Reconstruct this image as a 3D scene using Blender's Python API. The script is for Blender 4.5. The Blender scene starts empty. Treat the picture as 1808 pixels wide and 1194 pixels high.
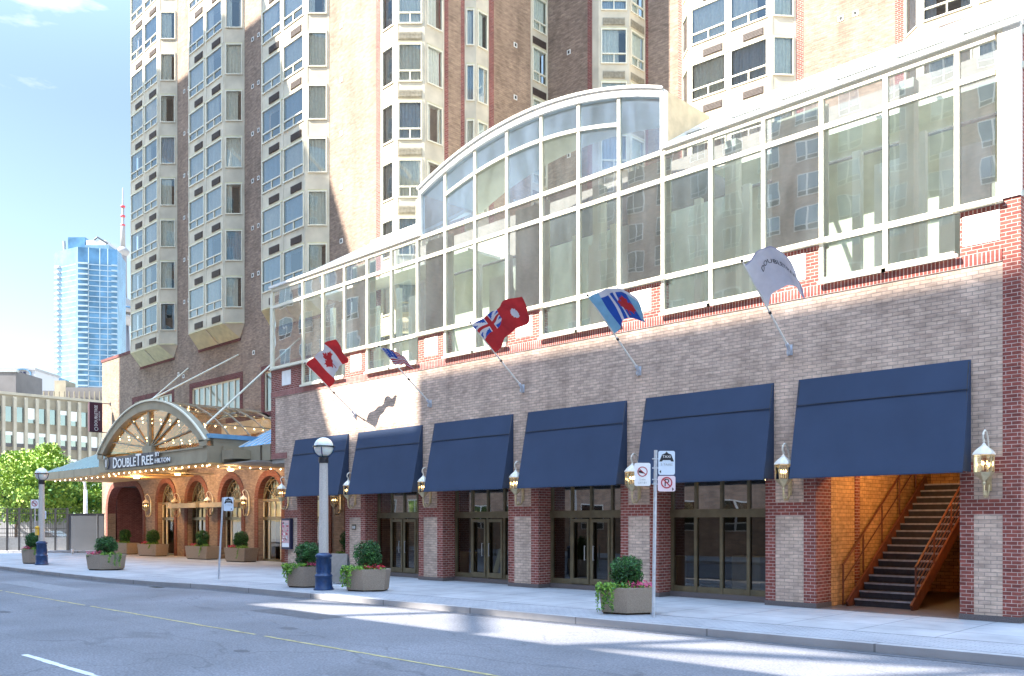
import bpy, bmesh, math, random
from math import sin, cos, pi, radians, sqrt, atan2
from mathutils import Vector, Matrix
random.seed(7)
S = bpy.context.scene
COL = S.collection
RT2 = sqrt(2)

# ---------------------------------------------------------------- camera
CAM_H = 2.1
cam = bpy.data.cameras.new("camera"); camo = bpy.data.objects.new("camera", cam); COL.objects.link(camo)
camo.location = (0, 0, CAM_H)
camo.rotation_euler = (radians(90), 0, radians(45))
cam.sensor_width = 36; cam.lens = 36*1575/1808
cam.shift_y = (920-597)/1808
cam.clip_end = 6000; cam.clip_start = .1
S.camera = camo

# ---------------------------------------------------------------- light
SUN_A = radians(30)      # sun stands to the left of the facade's normal, behind the camera
SUN_E = radians(41.5)
to_sun = Vector((-sin(SUN_A)*cos(SUN_E), -cos(SUN_A)*cos(SUN_E), sin(SUN_E)))
sl = bpy.data.lights.new("sun", 'SUN'); sl.energy = 4.0; sl.angle = radians(.4); sl.color = (1, .94, .84)
so = bpy.data.objects.new("sun", sl); COL.objects.link(so)
so.rotation_euler = to_sun.to_track_quat('Z', 'Y').to_euler()

W = bpy.data.worlds.new("World"); S.world = W; W.use_nodes = True
nt = W.node_tree; N = nt.nodes; L = nt.links
bg = N['Background']; bg.inputs[1].default_value = .15
sky = N.new('ShaderNodeTexSky'); sky.sky_type = 'NISHITA'; sky.sun_disc = False
sky.sun_elevation = SUN_E; sky.sun_rotation = atan2(to_sun.x, to_sun.y)
sky.air_density = 1.0; sky.dust_density = 0; sky.ozone_density = 1.4
tc = N.new('ShaderNodeTexCoord'); mp = N.new('ShaderNodeMapping'); mp.inputs['Scale'].default_value = (1, 1, 3.2); mp.inputs['Location'].default_value = (2.3, 1.1, .4)
cn = N.new('ShaderNodeTexNoise'); cn.inputs['Scale'].default_value = 3.1; cn.inputs['Detail'].default_value = 7; cn.inputs['Roughness'].default_value = .58
cr = N.new('ShaderNodeValToRGB'); cr.color_ramp.elements[0].position = .63; cr.color_ramp.elements[1].position = .85
cr.color_ramp.elements[1].color = (.75, .75, .75, 1)
mx = N.new('ShaderNodeMix'); mx.data_type = 'RGBA'; mx.inputs[7].default_value = (8, 8.2, 8.8, 1)
L.new(tc.outputs['Generated'], mp.inputs[0]); L.new(mp.outputs[0], cn.inputs[0]); L.new(cn.outputs[0], cr.inputs[0])
L.new(cr.outputs[0], mx.inputs[0]); L.new(sky.outputs[0], mx.inputs[6]); wb = N.new('ShaderNodeMix'); wb.data_type = 'RGBA'; wb.blend_type = 'MULTIPLY'; wb.inputs[0].default_value = 1; wb.inputs[7].default_value = (1.12, 1.0, .82, 1)
sx_ = N.new('ShaderNodeSeparateXYZ'); L.new(tc.outputs['Generated'], sx_.inputs[0])
gr = N.new('ShaderNodeMapRange'); gr.interpolation_type = 'SMOOTHSTEP'; gr.inputs[1].default_value = .38; gr.inputs[2].default_value = 1.0; gr.inputs[3].default_value = .40; gr.inputs[4].default_value = 3.3; L.new(sx_.outputs[2], gr.inputs[0])
gs = N.new('ShaderNodeVectorMath'); gs.operation = 'SCALE'; L.new(mx.outputs[2], gs.inputs[0]); L.new(gr.outputs[0], gs.inputs['Scale'])
L.new(gs.outputs[0], wb.inputs[6]); L.new(wb.outputs[2], bg.inputs[0])

S.view_settings.view_transform = 'Standard'; S.view_settings.look = 'None'
S.view_settings.exposure = 2.4; S.view_settings.gamma = 1
S.render.engine = 'CYCLES'
S.cycles.max_bounces = 8; S.cycles.transparent_max_bounces = 16; S.cycles.diffuse_bounces = 4
S.cycles.glossy_bounces = 4; S.cycles.sample_clamp_indirect = 6

# ---------------------------------------------------------------- materials
MATS = {}
def newmat(name):
    m = bpy.data.materials.new(name); m.use_nodes = True; MATS[name] = m
    return m, m.node_tree.nodes, m.node_tree.links, m.node_tree.nodes['Principled BSDF']
def rgb(c): return (c[0], c[1], c[2], 1)
def mat(name, c, rough=.7, var=.12, scale=6, metal=0, bump=0, bscale=40, c2=None, spec=.5, coords='Object', detail=5):
    m, n, l, b = newmat(name)
    t = n.new('ShaderNodeTexCoord'); no = n.new('ShaderNodeTexNoise'); no.inputs['Scale'].default_value = scale; no.inputs['Detail'].default_value = detail
    l.new(t.outputs[coords], no.inputs[0])
    r = n.new('ShaderNodeValToRGB'); r.color_ramp.elements[0].position = .32; r.color_ramp.elements[1].position = .68
    lo = c2 if c2 else tuple(x*(1-var) for x in c); hi = tuple(min(1, x*(1+var)) for x in c) if not c2 else c
    r.color_ramp.elements[0].color = rgb(lo); r.color_ramp.elements[1].color = rgb(hi)
    l.new(no.outputs[0], r.inputs[0]); l.new(r.outputs[0], b.inputs['Base Color'])
    b.inputs['Roughness'].default_value = rough; b.inputs['Metallic'].default_value = metal
    b.inputs['Specular IOR Level'].default_value = spec
    if bump:
        n2 = n.new('ShaderNodeTexNoise'); n2.inputs['Scale'].default_value = bscale; n2.inputs['Detail'].default_value = 4
        l.new(t.outputs[coords], n2.inputs[0])
        bp = n.new('ShaderNodeBump'); bp.inputs['Strength'].default_value = bump; bp.inputs['Distance'].default_value = .02
        l.new(n2.outputs[0], bp.inputs['Height']); l.new(bp.outputs[0], b.inputs['Normal'])
    return m
def brick(name, c1, c2, mortar, bw=.23, rh=.08, ms=.009, vert=False, blotch=.25, bsc=.8, rot=0, off=.5, bump=.5):
    m, n, l, b = newmat(name)
    uv = n.new('ShaderNodeUVMap'); mpg = n.new('ShaderNodeMapping')
    l.new(uv.outputs[0], mpg.inputs[0])
    if vert: mpg.inputs['Rotation'].default_value = (0, 0, pi/2)
    bt = n.new('ShaderNodeTexBrick'); l.new(mpg.outputs[0], bt.inputs['Vector'])
    bt.inputs['Color1'].default_value = rgb(c1); bt.inputs['Color2'].default_value = rgb(c2); bt.inputs['Mortar'].default_value = rgb(mortar)
    bt.inputs['Scale'].default_value = 1; bt.inputs['Brick Width'].default_value = bw; bt.inputs['Row Height'].default_value = rh
    bt.inputs['Mortar Size'].default_value = ms; bt.inputs['Mortar Smooth'].default_value = .3; bt.inputs['Bias'].default_value = 0; bt.offset = off
    no = n.new('ShaderNodeTexNoise'); no.inputs['Scale'].default_value = bsc; no.inputs['Detail'].default_value = 8; no.inputs['Roughness'].default_value = .65
    l.new(uv.outputs[0], no.inputs[0])
    mr = n.new('ShaderNodeMapRange'); mr.inputs[1].default_value = .3; mr.inputs[2].default_value = .7; mr.inputs[3].default_value = 1-blotch; mr.inputs[4].default_value = 1+blotch
    l.new(no.outputs[0], mr.inputs[0])
    # brick-to-brick tone, stretched with the courses
    mp2 = n.new('ShaderNodeMapping'); mp2.inputs['Scale'].default_value = (1/bw*.9, 1/rh*.9, 1); l.new(uv.outputs[0], mp2.inputs[0])
    n3 = n.new('ShaderNodeTexNoise'); n3.inputs['Scale'].default_value = 1; n3.inputs['Detail'].default_value = 3; l.new(mp2.outputs[0], n3.inputs[0])
    mr3 = n.new('ShaderNodeMapRange'); mr3.inputs[1].default_value = .3; mr3.inputs[2].default_value = .7; mr3.inputs[3].default_value = .8; mr3.inputs[4].default_value = 1.22
    l.new(n3.outputs[0], mr3.inputs[0])
    mp4 = n.new('ShaderNodeMapping'); mp4.inputs['Scale'].default_value = (1.6, .13, 1); l.new(uv.outputs[0], mp4.inputs[0])
    n4 = n.new('ShaderNodeTexNoise'); n4.inputs['Scale'].default_value = 1; n4.inputs['Detail'].default_value = 5; l.new(mp4.outputs[0], n4.inputs[0])
    mr4 = n.new('ShaderNodeMapRange'); mr4.inputs[1].default_value = .36; mr4.inputs[2].default_value = .52; mr4.inputs[3].default_value = .88; mr4.inputs[4].default_value = 1.02; l.new(n4.outputs[0], mr4.inputs[0])
    mu0 = n.new('ShaderNodeMath'); mu0.operation = 'MULTIPLY'; l.new(mr.outputs[0], mu0.inputs[0]); l.new(mr4.outputs[0], mu0.inputs[1])
    mu = n.new('ShaderNodeMath'); mu.operation = 'MULTIPLY'; l.new(mu0.outputs[0], mu.inputs[0]); l.new(mr3.outputs[0], mu.inputs[1])
    vm = n.new('ShaderNodeVectorMath'); vm.operation = 'SCALE'; l.new(bt.outputs['Color'], vm.inputs[0]); l.new(mu.outputs[0], vm.inputs['Scale'])
    l.new(vm.outputs[0], b.inputs['Base Color']); b.inputs['Roughness'].default_value = .85; b.inputs['Specular IOR Level'].default_value = .2
    if bump:
        bp = n.new('ShaderNodeBump'); bp.inputs['Strength'].default_value = bump; bp.inputs['Distance'].default_value = .012
        ad = n.new('ShaderNodeMath'); ad.operation = 'MULTIPLY_ADD'; ad.inputs[1].default_value = -1.2; l.new(bt.outputs['Fac'], ad.inputs[0]); l.new(n3.outputs[0], ad.inputs[2])
        l.new(ad.outputs[0], bp.inputs['Height']); l.new(bp.outputs[0], b.inputs['Normal'])
    return m
def glass(name, tint=(.75, .85, .82), refl=.3, rough=.01, gcol=(1, 1, 1), warp=.25, dust=0, dcol=(.8, .82, .8)):
    m, n, l, b = newmat(name)
    out = n['Material Output']; n.remove(b)
    tr = n.new('ShaderNodeBsdfTransparent'); tr.inputs[0].default_value = rgb(tint)
    gl = n.new('ShaderNodeBsdfGlossy'); gl.inputs['Roughness'].default_value = rough; gl.inputs[0].default_value = rgb(gcol)
    fr = n.new('ShaderNodeFresnel'); fr.inputs[0].default_value = 1.5
    ma = n.new('ShaderNodeMath'); ma.operation = 'ADD'; ma.inputs[1].default_value = refl; ma.use_clamp = True
    l.new(fr.outputs[0], ma.inputs[0])
    ms = n.new('ShaderNodeMixShader'); l.new(ma.outputs[0], ms.inputs[0]); l.new(tr.outputs[0], ms.inputs[1]); l.new(gl.outputs[0], ms.inputs[2])
    if dust:
        df = n.new('ShaderNodeBsdfDiffuse'); df.inputs[0].default_value = rgb(dcol); t9 = n.new('ShaderNodeTexCoord'); m9 = n.new('ShaderNodeMapping'); m9.inputs['Scale'].default_value = (1.3, 1.3, .35); l.new(t9.outputs['Object'], m9.inputs[0])
        n9 = n.new('ShaderNodeTexNoise'); n9.inputs['Scale'].default_value = 1.4; n9.inputs['Detail'].default_value = 8; l.new(m9.outputs[0], n9.inputs[0])
        r9 = n.new('ShaderNodeMapRange'); r9.inputs[1].default_value = .35; r9.inputs[2].default_value = .7; r9.inputs[3].default_value = dust*.55; r9.inputs[4].default_value = dust*1.6; l.new(n9.outputs[0], r9.inputs[0])
        m8 = n.new('ShaderNodeMixShader'); l.new(r9.outputs[0], m8.inputs[0]); l.new(ms.outputs[0], m8.inputs[1]); l.new(df.outputs[0], m8.inputs[2]); ms = m8
    l.new(ms.outputs[0], out.inputs[0])
    t = n.new('ShaderNodeTexCoord'); no = n.new('ShaderNodeTexNoise'); no.inputs['Scale'].default_value = .9; no.inputs['Detail'].default_value = 1
    l.new(t.outputs['Object'], no.inputs[0]); bp = n.new('ShaderNodeBump'); bp.inputs['Strength'].default_value = warp; bp.inputs['Distance'].default_value = .012
    l.new(no.outputs[0], bp.inputs['Height']); l.new(bp.outputs[0], gl.inputs['Normal'])
    return m
def emit(name, c, s):
    m, n, l, b = newmat(name)
    b.inputs['Base Color'].default_value = rgb(c); b.inputs['Emission Color'].default_value = rgb(c); b.inputs['Emission Strength'].default_value = s
    return m

brick('brick_tan', (.61, .455, .355), (.485, .355, .28), (.33, .26, .22), bw=.24, rh=.085)
brick('brick_red', (.29, .085, .065), (.20, .06, .05), (.50, .38, .33), bw=.22, rh=.08, ms=.0075, blotch=.15)
brick('brick_soldier', (.31, .09, .07), (.23, .065, .055), (.55, .42, .38), bw=.30, rh=.085, ms=.012, vert=True, blotch=.15, off=0)
brick('brick_brown', (.34, .245, .18), (.26, .185, .14), (.22, .17, .14), bw=.26, rh=.09, ms=.008, blotch=.22)
brick('brick_brown_lit', (.42, .29, .19), (.34, .23, .155), (.25, .18, .15), bw=.26, rh=.09, ms=.008, blotch=.2)  # tower brick with warm light mixed into its colour, for the side walls
brick('brick_dark_red', (.17, .055, .05), (.13, .04, .04), (.2, .12, .11), bw=.24, rh=.08, blotch=.15)
brick('brick_arch', (.19, .065, .045), (.15, .055, .04), (.2, .12, .1), bw=.3, rh=.08, blotch=.1)
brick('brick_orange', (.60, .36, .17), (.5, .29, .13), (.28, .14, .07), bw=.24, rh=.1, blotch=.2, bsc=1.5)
brick('brick_opposite', (.46, .31, .22), (.38, .25, .18), (.3, .24, .2), bw=.5, rh=.2, blotch=.25, bsc=.3, bump=0)
mat('panel', (.60, .53, .40), .75, .16, 1.1, bump=.1, detail=9)
mat('panel_ledge', (.62, .56, .34), .7, .12, 3)
mat('frame_cream', (.76, .71, .56), .45, .05, 3)
mat('frame_white', (.82, .80, .74), .4, .04, 3)
mat('frame_olive', (.16, .13, .075), .4, .15, 4, metal=.3)
mat('curtain', (.90, .91, .85), .9, .06, 8)
mat('curtain_blue', (.50, .62, .74), .9, .06, 8)
mat('room_dark', (.05, .05, .045), .9, .2, 2)
mat('grille', (.085, .06, .05), .6, .2, 10)
mat('grille_light', (.36, .32, .24), .6, .2, 10)
mat('stucco', (.60, .47, .29), .8, .12, 3, bump=.15)
mat('awning', (.038, .058, .108), .8, .09, 1.0, bump=.1, bscale=90, spec=.25)
mat('white_stone', (.86, .84, .80), .7, .05, 5)
mat('granite', (.13, .11, .11), .5, .3, 60, bump=.1)
mat('planter_stone', (.34, .27, .21), .85, .35, 90, bump=.5, bscale=120, detail=3)
mat('far_concrete', (.19, .19, .22), .8, .06, .05)
mat('patch_dark', (.085, .085, .095), .8, .25, 8)
mat('patch_light', (.21, .21, .225), .85, .2, 8)
mat('iron', (.05, .045, .04), .6, .3, 30, metal=.4, bump=.4, bscale=40)
mat('soil', (.05, .035, .025), .95, .3, 30)
mat('metal_grey', (.42, .43, .44), .35, .1, 8, metal=.8)
mat('metal_galv', (.55, .58, .64), .4, .12, 14, metal=.5)
mat('metal_dark', (.05, .05, .055), .45, .15, 8, metal=.4)
mat('bronze', (.11, .085, .06), .45, .2, 8, metal=.3)
mat('brass', (.62, .50, .30), .35, .15, 12, metal=.55)
mat('lantern_white', (.78, .72, .62), .4, .08, 12)
mat('blue_paint', (.014, .045, .13), .35, .25, 9, bump=.1)
mat('pole_concrete', (.55, .51, .48), .8, .12, 30, bump=.1)
mat('rust_red', (.15, .045, .022), .5, .25, 7)
mat('tread', (.035, .035, .045), .5, .2, 9, metal=.3)
mat('tread_edge', (.34, .33, .36), .4, .2, 9, metal=.5)
mat('canopy_beige', (.31, .26, .18), .6, .1, 2)
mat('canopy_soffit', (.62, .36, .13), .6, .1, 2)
mat('soffit_grey', (.30, .28, .25), .8, .1, 3)
mat('teal_roof', (.14, .40, .42), .4, .1, 2, metal=.2)
mat('blue_gutter', (.16, .34, .52), .5, .1, 3)
mat('navy', (.01, .012, .05), .5, .1, 3)
mat('maroon', (.055, .012, .03), .5, .1, 3)
mat('sign_white', (.85, .84, .84), .5, .02, 3)
mat('sign_bluewhite', (.66, .74, .84), .4, .03, 3)
mat('sign_pink', (.82, .66, .70), .4, .03, 3)
mat('sign_red', (.45, .03, .05), .5, .05, 3)
mat('sign_black', (.02, .02, .025), .5, .05, 3)
mat('flag_red', (.62, .03, .035), .8, .1, 5)
mat('flag_white', (.82, .80, .84), .8, .05, 5)
mat('flag_blue', (.02, .10, .50), .8, .1, 5)
mat('flag_light_blue', (.25, .52, .72), .8, .1, 5)
mat('flag_lilac', (.52, .50, .66), .8, .1, 5)
mat('leaf_dark', (.020, .070, .018), .6, .35, 3, spec=.3)
mat('leaf_mid', (.05, .15, .03), .6, .3, 3, spec=.3)
mat('leaf_lime', (.20, .36, .045), .6, .25, 3, spec=.3)
mat('leaf_tree', (.16, .28, .04), .6, .3, .5, spec=.3)
mat('leaf_tree2', (.30, .42, .06), .6, .25, .5, spec=.3)
mat('flower_red', (.60, .02, .03), .6, .3, 20)
mat('flower_pink', (.68, .09, .22), .6, .3, 20)
mat('bark', (.16, .11, .08), .9, .25, 12, bump=.4)
mat('road_yellow', (.38, .32, .15), .8, .3, 5)
mat('road_white', (.62, .62, .62), .8, .2, 5)
mat('hoarding', (.085, .095, .115), .8, .06, 1.5)
mat('plaza', (.50, .48, .44), .9, .12, 1.5)
mat('office_pale', (.36, .32, .25), .85, .1, .6)
mat('fan_frame', (.22, .19, .13), .5, .1, 4)
mat('office_stone', (.30, .26, .19), .85, .12, .6)
mat('office_dark', (.13, .12, .12), .8, .1, .6)
mat('far_white', (.40, .40, .42), .7, .05, .1)
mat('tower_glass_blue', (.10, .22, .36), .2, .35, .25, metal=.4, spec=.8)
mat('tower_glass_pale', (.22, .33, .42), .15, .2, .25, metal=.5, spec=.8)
mat('tower_slab', (.30, .37, .42), .6, .08, .5)
mat('concrete_pale', (.25, .245, .25), .8, .06, .05)
mat('car_paint', (.35, .38, .42), .25, .05, 2, metal=.5)
mat('rubber', (.02, .02, .02), .8, .1, 5)
mat('yellow_box', (.72, .42, .03), .5, .1, 5)
mat('poster', (.65, .42, .42), .5, .1, 5)
mat('interior_panel', (.84, .87, .78), .85, .06, 1.5)
mat('interior_wall', (.72, .74, .62), .9, .15, 1)
mat('interior_warm', (.60, .50, .33), .9, .12, 1)
glass('glass_tower', (.92, .97, .97), .11, gcol=(.85, .93, 1))
glass('glass_atrium', (.92, .97, .93), .10, gcol=(.95, .98, 1), dust=.04, dcol=(.74, .84, .84))
glass('glass_mirror', (.62, .67, .68), .30, gcol=(.95, .97, 1), dust=.04, dcol=(.70, .78, .84))
glass('glass_vault', (.58, .74, .90), .30, rough=.06, gcol=(.78, .88, 1), dust=.085, dcol=(.50, .68, .95))
glass('glass_door', (.42, .41, .38), .04, warp=.1)
glass('glass_canopy', (.90, .87, .76), .0, warp=.1)
glass('glass_lantern', (.95, .9, .75), .08, warp=0)
glass('glass_far', (.3, .35, .36), .35, gcol=(.8, .92, 1))
emit('bulb_glow', (1, .80, .45), 2.5)
emit('lamp_glow', (1, .74, .36), 3)
emit('tube_glow', (1, .85, .5), .8)

# globe of the street lamp: frosted white
m, n, l, b = newmat('globe'); b.inputs['Base Color'].default_value = (.82, .83, .78, 1); b.inputs['Roughness'].default_value = .25
b.inputs['Subsurface Weight'].default_value = .3; b.inputs['Coat Weight'].default_value = .5

# asphalt with patches and cracks
m, n, l, b = newmat('asphalt')
t = n.new('ShaderNodeTexCoord')
n1 = n.new('ShaderNodeTexNoise'); n1.inputs['Scale'].default_value = .35; n1.inputs['Detail'].default_value = 6; l.new(t.outputs['Object'], n1.inputs[0])
n2 = n.new('ShaderNodeTexNoise'); n2.inputs['Scale'].default_value = 28; n2.inputs['Detail'].default_value = 5; l.new(t.outputs['Object'], n2.inputs[0])
r1 = n.new('ShaderNodeMapRange'); r1.inputs[1].default_value = .3; r1.inputs[2].default_value = .7; r1.inputs[3].default_value = .75; r1.inputs[4].default_value = 1.2; l.new(n1.outputs[0], r1.inputs[0])
r2 = n.new('ShaderNodeMapRange'); r2.inputs[1].default_value = .35; r2.inputs[2].default_value = .65; r2.inputs[3].default_value = .72; r2.inputs[4].default_value = 1.28; l.new(n2.outputs[0], r2.inputs[0])
mpw = n.new('ShaderNodeMapping'); mpw.inputs['Scale'].default_value = (.12, .35, 1); l.new(t.outputs['Object'], mpw.inputs[0])
nd = n.new('ShaderNodeTexNoise'); nd.inputs['Scale'].default_value = 3; l.new(mpw.outputs[0], nd.inputs[0])
va = n.new('ShaderNodeVectorMath'); va.operation = 'MULTIPLY_ADD'; va.inputs[1].default_value = (.5, .5, 0); l.new(nd.outputs[1], va.inputs[0]); l.new(mpw.outputs[0], va.inputs[2])
vo = n.new('ShaderNodeTexVoronoi'); vo.feature = 'DISTANCE_TO_EDGE'; vo.inputs['Scale'].default_value = 1.1; l.new(va.outputs[0], vo.inputs['Vector'])
r3 = n.new('ShaderNodeMapRange'); r3.inputs[1].default_value = 0; r3.inputs[2].default_value = .008; r3.inputs[3].default_value = .72; r3.inputs[4].default_value = 1; l.new(vo.outputs['Distance'], r3.inputs[0])
m1 = n.new('ShaderNodeMath'); m1.operation = 'MULTIPLY'; l.new(r1.outputs[0], m1.inputs[0]); l.new(r2.outputs[0], m1.inputs[1])
m2 = n.new('ShaderNodeMath'); m2.operation = 'MULTIPLY'; l.new(m1.outputs[0], m2.inputs[0]); l.new(r3.outputs[0], m2.inputs[1])
vs = n.new('ShaderNodeVectorMath'); vs.operation = 'SCALE'; vs.inputs[0].default_value = (.155, .155, .172); l.new(m2.outputs[0], vs.inputs['Scale']); l.new(vs.outputs[0], b.inputs['Base Color'])
b.inputs['Roughness'].default_value = .85
bp = n.new('ShaderNodeBump'); bp.inputs['Strength'].default_value = .5; bp.inputs['Distance'].default_value = .01; l.new(n2.outputs[0], bp.inputs['Height']); l.new(bp.outputs[0], b.inputs['Normal'])

# pavement: slabs with joints
def slabs(name, c, bw, rh, ms, off, blot=.16):
    m, n, l, b = newmat(name)
    t = n.new('ShaderNodeTexCoord'); bt = n.new('ShaderNodeTexBrick'); l.new(t.outputs['Object'], bt.inputs['Vector'])
    bt.inputs['Color1'].default_value = rgb(c); bt.inputs['Color2'].default_value = rgb([x*.93 for x in c]); bt.inputs['Mortar'].default_value = rgb([x*.55 for x in c])
    bt.inputs['Scale'].default_value = 1; bt.inputs['Brick Width'].default_value = bw; bt.inputs['Row Height'].default_value = rh; bt.inputs['Mortar Size'].default_value = ms; bt.offset = off
    no = n.new('ShaderNodeTexNoise'); no.inputs['Scale'].default_value = .7; no.inputs['Detail'].default_value = 9; no.inputs['Roughness'].default_value = .65; l.new(t.outputs['Object'], no.inputs[0])
    mr = n.new('ShaderNodeMapRange'); mr.inputs[1].default_value = .3; mr.inputs[2].default_value = .7; mr.inputs[3].default_value = 1-blot; mr.inputs[4].default_value = 1+blot; l.new(no.outputs[0], mr.inputs[0])
    v = n.new('ShaderNodeVectorMath'); v.operation = 'SCALE'; l.new(bt.outputs[0], v.inputs[0]); l.new(mr.outputs[0], v.inputs['Scale']); l.new(v.outputs[0], b.inputs['Base Color'])
    b.inputs['Roughness'].default_value = .85
slabs('pavement', (.36, .36, .375), 1.5, 1.5, .018, 0, .24)
slabs('pavers', (.33, .33, .35), .22, .11, .006, .5)
slabs('kerb_stone', (.34, .33, .34), 3.2, 20, .02, 0)

# ---------------------------------------------------------------- mesh builder
class MB:
    def __init__(s): s.v = []; s.f = []; s.m = []; s.mats = []; s.smooth = []
    def mi(s, name):
        if name not in s.mats: s.mats.append(name)
        return s.mats.index(name)
    def face(s, pts, m, smooth=False):
        i = len(s.v); s.v += [tuple(p) for p in pts]; s.f.append(tuple(range(i, i+len(pts)))); s.m.append(s.mi(m)); s.smooth.append(smooth)
    def quad(s, a, b, c, d, m, smooth=False): s.face([a, b, c, d], m, smooth)
    def mesh(s, verts, faces, m, smooth=False):
        i = len(s.v); s.v += [tuple(p) for p in verts]; k = s.mi(m)
        for f in faces: s.f.append(tuple(i+j for j in f)); s.m.append(k); s.smooth.append(smooth)
    def box(s, x0, x1, y0, y1, z0, z1, m):
        v = [(x0, y0, z0), (x1, y0, z0), (x1, y1, z0), (x0, y1, z0), (x0, y0, z1), (x1, y0, z1), (x1, y1, z1), (x0, y1, z1)]
        s.mesh(v, [(0, 3, 2, 1), (4, 5, 6, 7), (0, 1, 5, 4), (1, 2, 6, 5), (2, 3, 7, 6), (3, 0, 4, 7)], m)
    def obox(s, p0, p1, o0, o1, z0, z1, m, e0=0, e1=0):
        """box along the plan segment p0-p1, from offset o0 to o1 on its outward side (right of travel)"""
        dx, dy = p1[0]-p0[0], p1[1]-p0[1]; ln = sqrt(dx*dx+dy*dy); dx /= ln; dy /= ln; nx, ny = dy, -dx
        a = (p0[0]-dx*e0, p0[1]-dy*e0); b = (p1[0]+dx*e1, p1[1]+dy*e1)
        q = [(a[0]+nx*o1, a[1]+ny*o1), (b[0]+nx*o1, b[1]+ny*o1), (b[0]+nx*o0, b[1]+ny*o0), (a[0]+nx*o0, a[1]+ny*o0)]
        s.prism(q, z0, z1, m)
    def prism(s, poly, z0, z1, m, top=None):
        n = len(poly); v = [(p[0], p[1], z0) for p in poly]+[(p[0], p[1], z1) for p in poly]
        area = sum(poly[i][0]*poly[(i+1) % n][1]-poly[(i+1) % n][0]*poly[i][1] for i in range(n))
        f = [tuple(range(n))[::-1], tuple(range(n, 2*n))]+[(i, (i+1) % n, n+(i+1) % n, n+i) for i in range(n)]
        if area < 0: f = [x[::-1] for x in f]
        s.mesh(v, f, m)
    def tube(s, a, b, r, m, r2=None, n=8, caps=True):
        a = Vector(a); b = Vector(b); r2 = r if r2 is None else r2; d = (b-a).normalized()
        u = d.orthogonal().normalized(); w = d.cross(u)
        v = [a+(u*cos(2*pi*i/n)+w*sin(2*pi*i/n))*r for i in range(n)]+[b+(u*cos(2*pi*i/n)+w*sin(2*pi*i/n))*r2 for i in range(n)]
        s.mesh(v, [(i, (i+1) % n, n+(i+1) % n, n+i) for i in range(n)], m, n > 6)
        if caps: s.mesh(v, [tuple(range(n))[::-1], tuple(range(n, 2*n))], m)
    def path(s, pts, r, m, n=6):
        for a, b in zip(pts, pts[1:]): s.tube(a, b, r, m, n=n)
    def bar(s, a, b, w, h, m, up=(0, 0, 1)):
        a = Vector(a); b = Vector(b); d = (b-a).normalized(); u = d.cross(Vector(up))
        if u.length < 1e-4: u = Vector((1, 0, 0))
        u.normalize(); w2 = u.cross(d).normalized(); u *= w/2; w2 *= h/2
        v = [a-u-w2, a+u-w2, a+u+w2, a-u+w2, b-u-w2, b+u-w2, b+u+w2, b-u+w2]
        s.mesh(v, [(0, 3, 2, 1), (4, 5, 6, 7), (0, 1, 5, 4), (1, 2, 6, 5), (2, 3, 7, 6), (3, 0, 4, 7)], m)
    def lathe(s, prof, m, n=16, c=(0, 0, 0), smooth=True, rot=0):
        v = []; 
        for r, z in prof: v += [(c[0]+r*cos(2*pi*i/n+rot), c[1]+r*sin(2*pi*i/n+rot), c[2]+z) for i in range(n)]
        f = []
        for k in range(len(prof)-1):
            for i in range(n): f.append((k*n+i, k*n+(i+1) % n, (k+1)*n+(i+1) % n, (k+1)*n+i))
        f.append(tuple(range(n))[::-1]); f.append(tuple(range((len(prof)-1)*n, len(prof)*n)))
        s.mesh(v, f, m, smooth)
    def sphere(s, c, r, m, n=16, sz=1):
        prof = [(max(.001, r*sin(pi*k/(n//2))), -r*sz*cos(pi*k/(n//2))) for k in range(n//2+1)]
        s.lathe(prof, m, n, c)
    def extr_xz(s, poly, y0, y1, m):
        """polygon in XZ extruded along Y"""
        n = len(poly); v = [(p[0], y0, p[1]) for p in poly]+[(p[0], y1, p[1]) for p in poly]
        area = sum(poly[i][0]*poly[(i+1) % n][1]-poly[(i+1) % n][0]*poly[i][1] for i in range(n))
        f = [tuple(range(n)), tuple(range(n, 2*n))[::-1]]+[((i+1) % n, i, n+i, n+(i+1) % n) for i in range(n)]
        if area < 0: f = [x[::-1] for x in f]
        s.mesh(v, f, m)
    def build(s, name, parent=None, loc=None, rot=None, label=None):
        me = bpy.data.meshes.new(name); me.from_pydata([tuple(p) for p in s.v], [], s.f)
        for k in s.mats: me.materials.append(MATS[k])
        for i, p in enumerate(me.polygons): p.material_index = s.m[i]; p.use_smooth = s.smooth[i]
        uvl = me.uv_layers.new(name="UVMap")
        for p in me.polygons:
            nx, ny, nz = p.normal
            if abs(nz) > .75: tx = None
            else:
                q = sqrt(nx*nx+ny*ny); tx, ty = -ny/q, nx/q
            for li in p.loop_indices:
                c = me.vertices[me.loops[li].vertex_index].co
                uvl.data[li].uv = (c.x, c.y) if tx is None else (c.x*tx+c.y*ty, c.z)
        o = bpy.data.objects.new(name, me); COL.objects.link(o)
        if loc is not None: o.location = loc
        if rot is not None: o.rotation_euler = (0, 0, rot)
        if parent is not None:
            o.parent = parent
            if loc is None and parent.get('world'): o.location = -parent.location
        if label: o['label'] = label
        return o
def tag(o, label=None, cat=None, group=None, kind=None):
    if label: o['label'] = label
    if cat: o['category'] = cat
    if group: o['group'] = group
    if kind: o['kind'] = kind
    return o
def thing(name, label, cat, loc=(0, 0, 0), rot=0, group=None, world=False):
    o = bpy.data.objects.new(name, None); o.empty_display_size = .3; COL.objects.link(o)
    o.location = loc; o.rotation_euler = (0, 0, rot)
    if world: o['world'] = 1
    return tag(o, label, cat, group)
def inst(src, name, parent, loc, rot=0):
    o = bpy.data.objects.new(name, src.data if hasattr(src, 'data') else src); COL.objects.link(o); o.parent = parent; o.location = loc; o.rotation_euler = (0, 0, rot)
    return o
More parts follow.
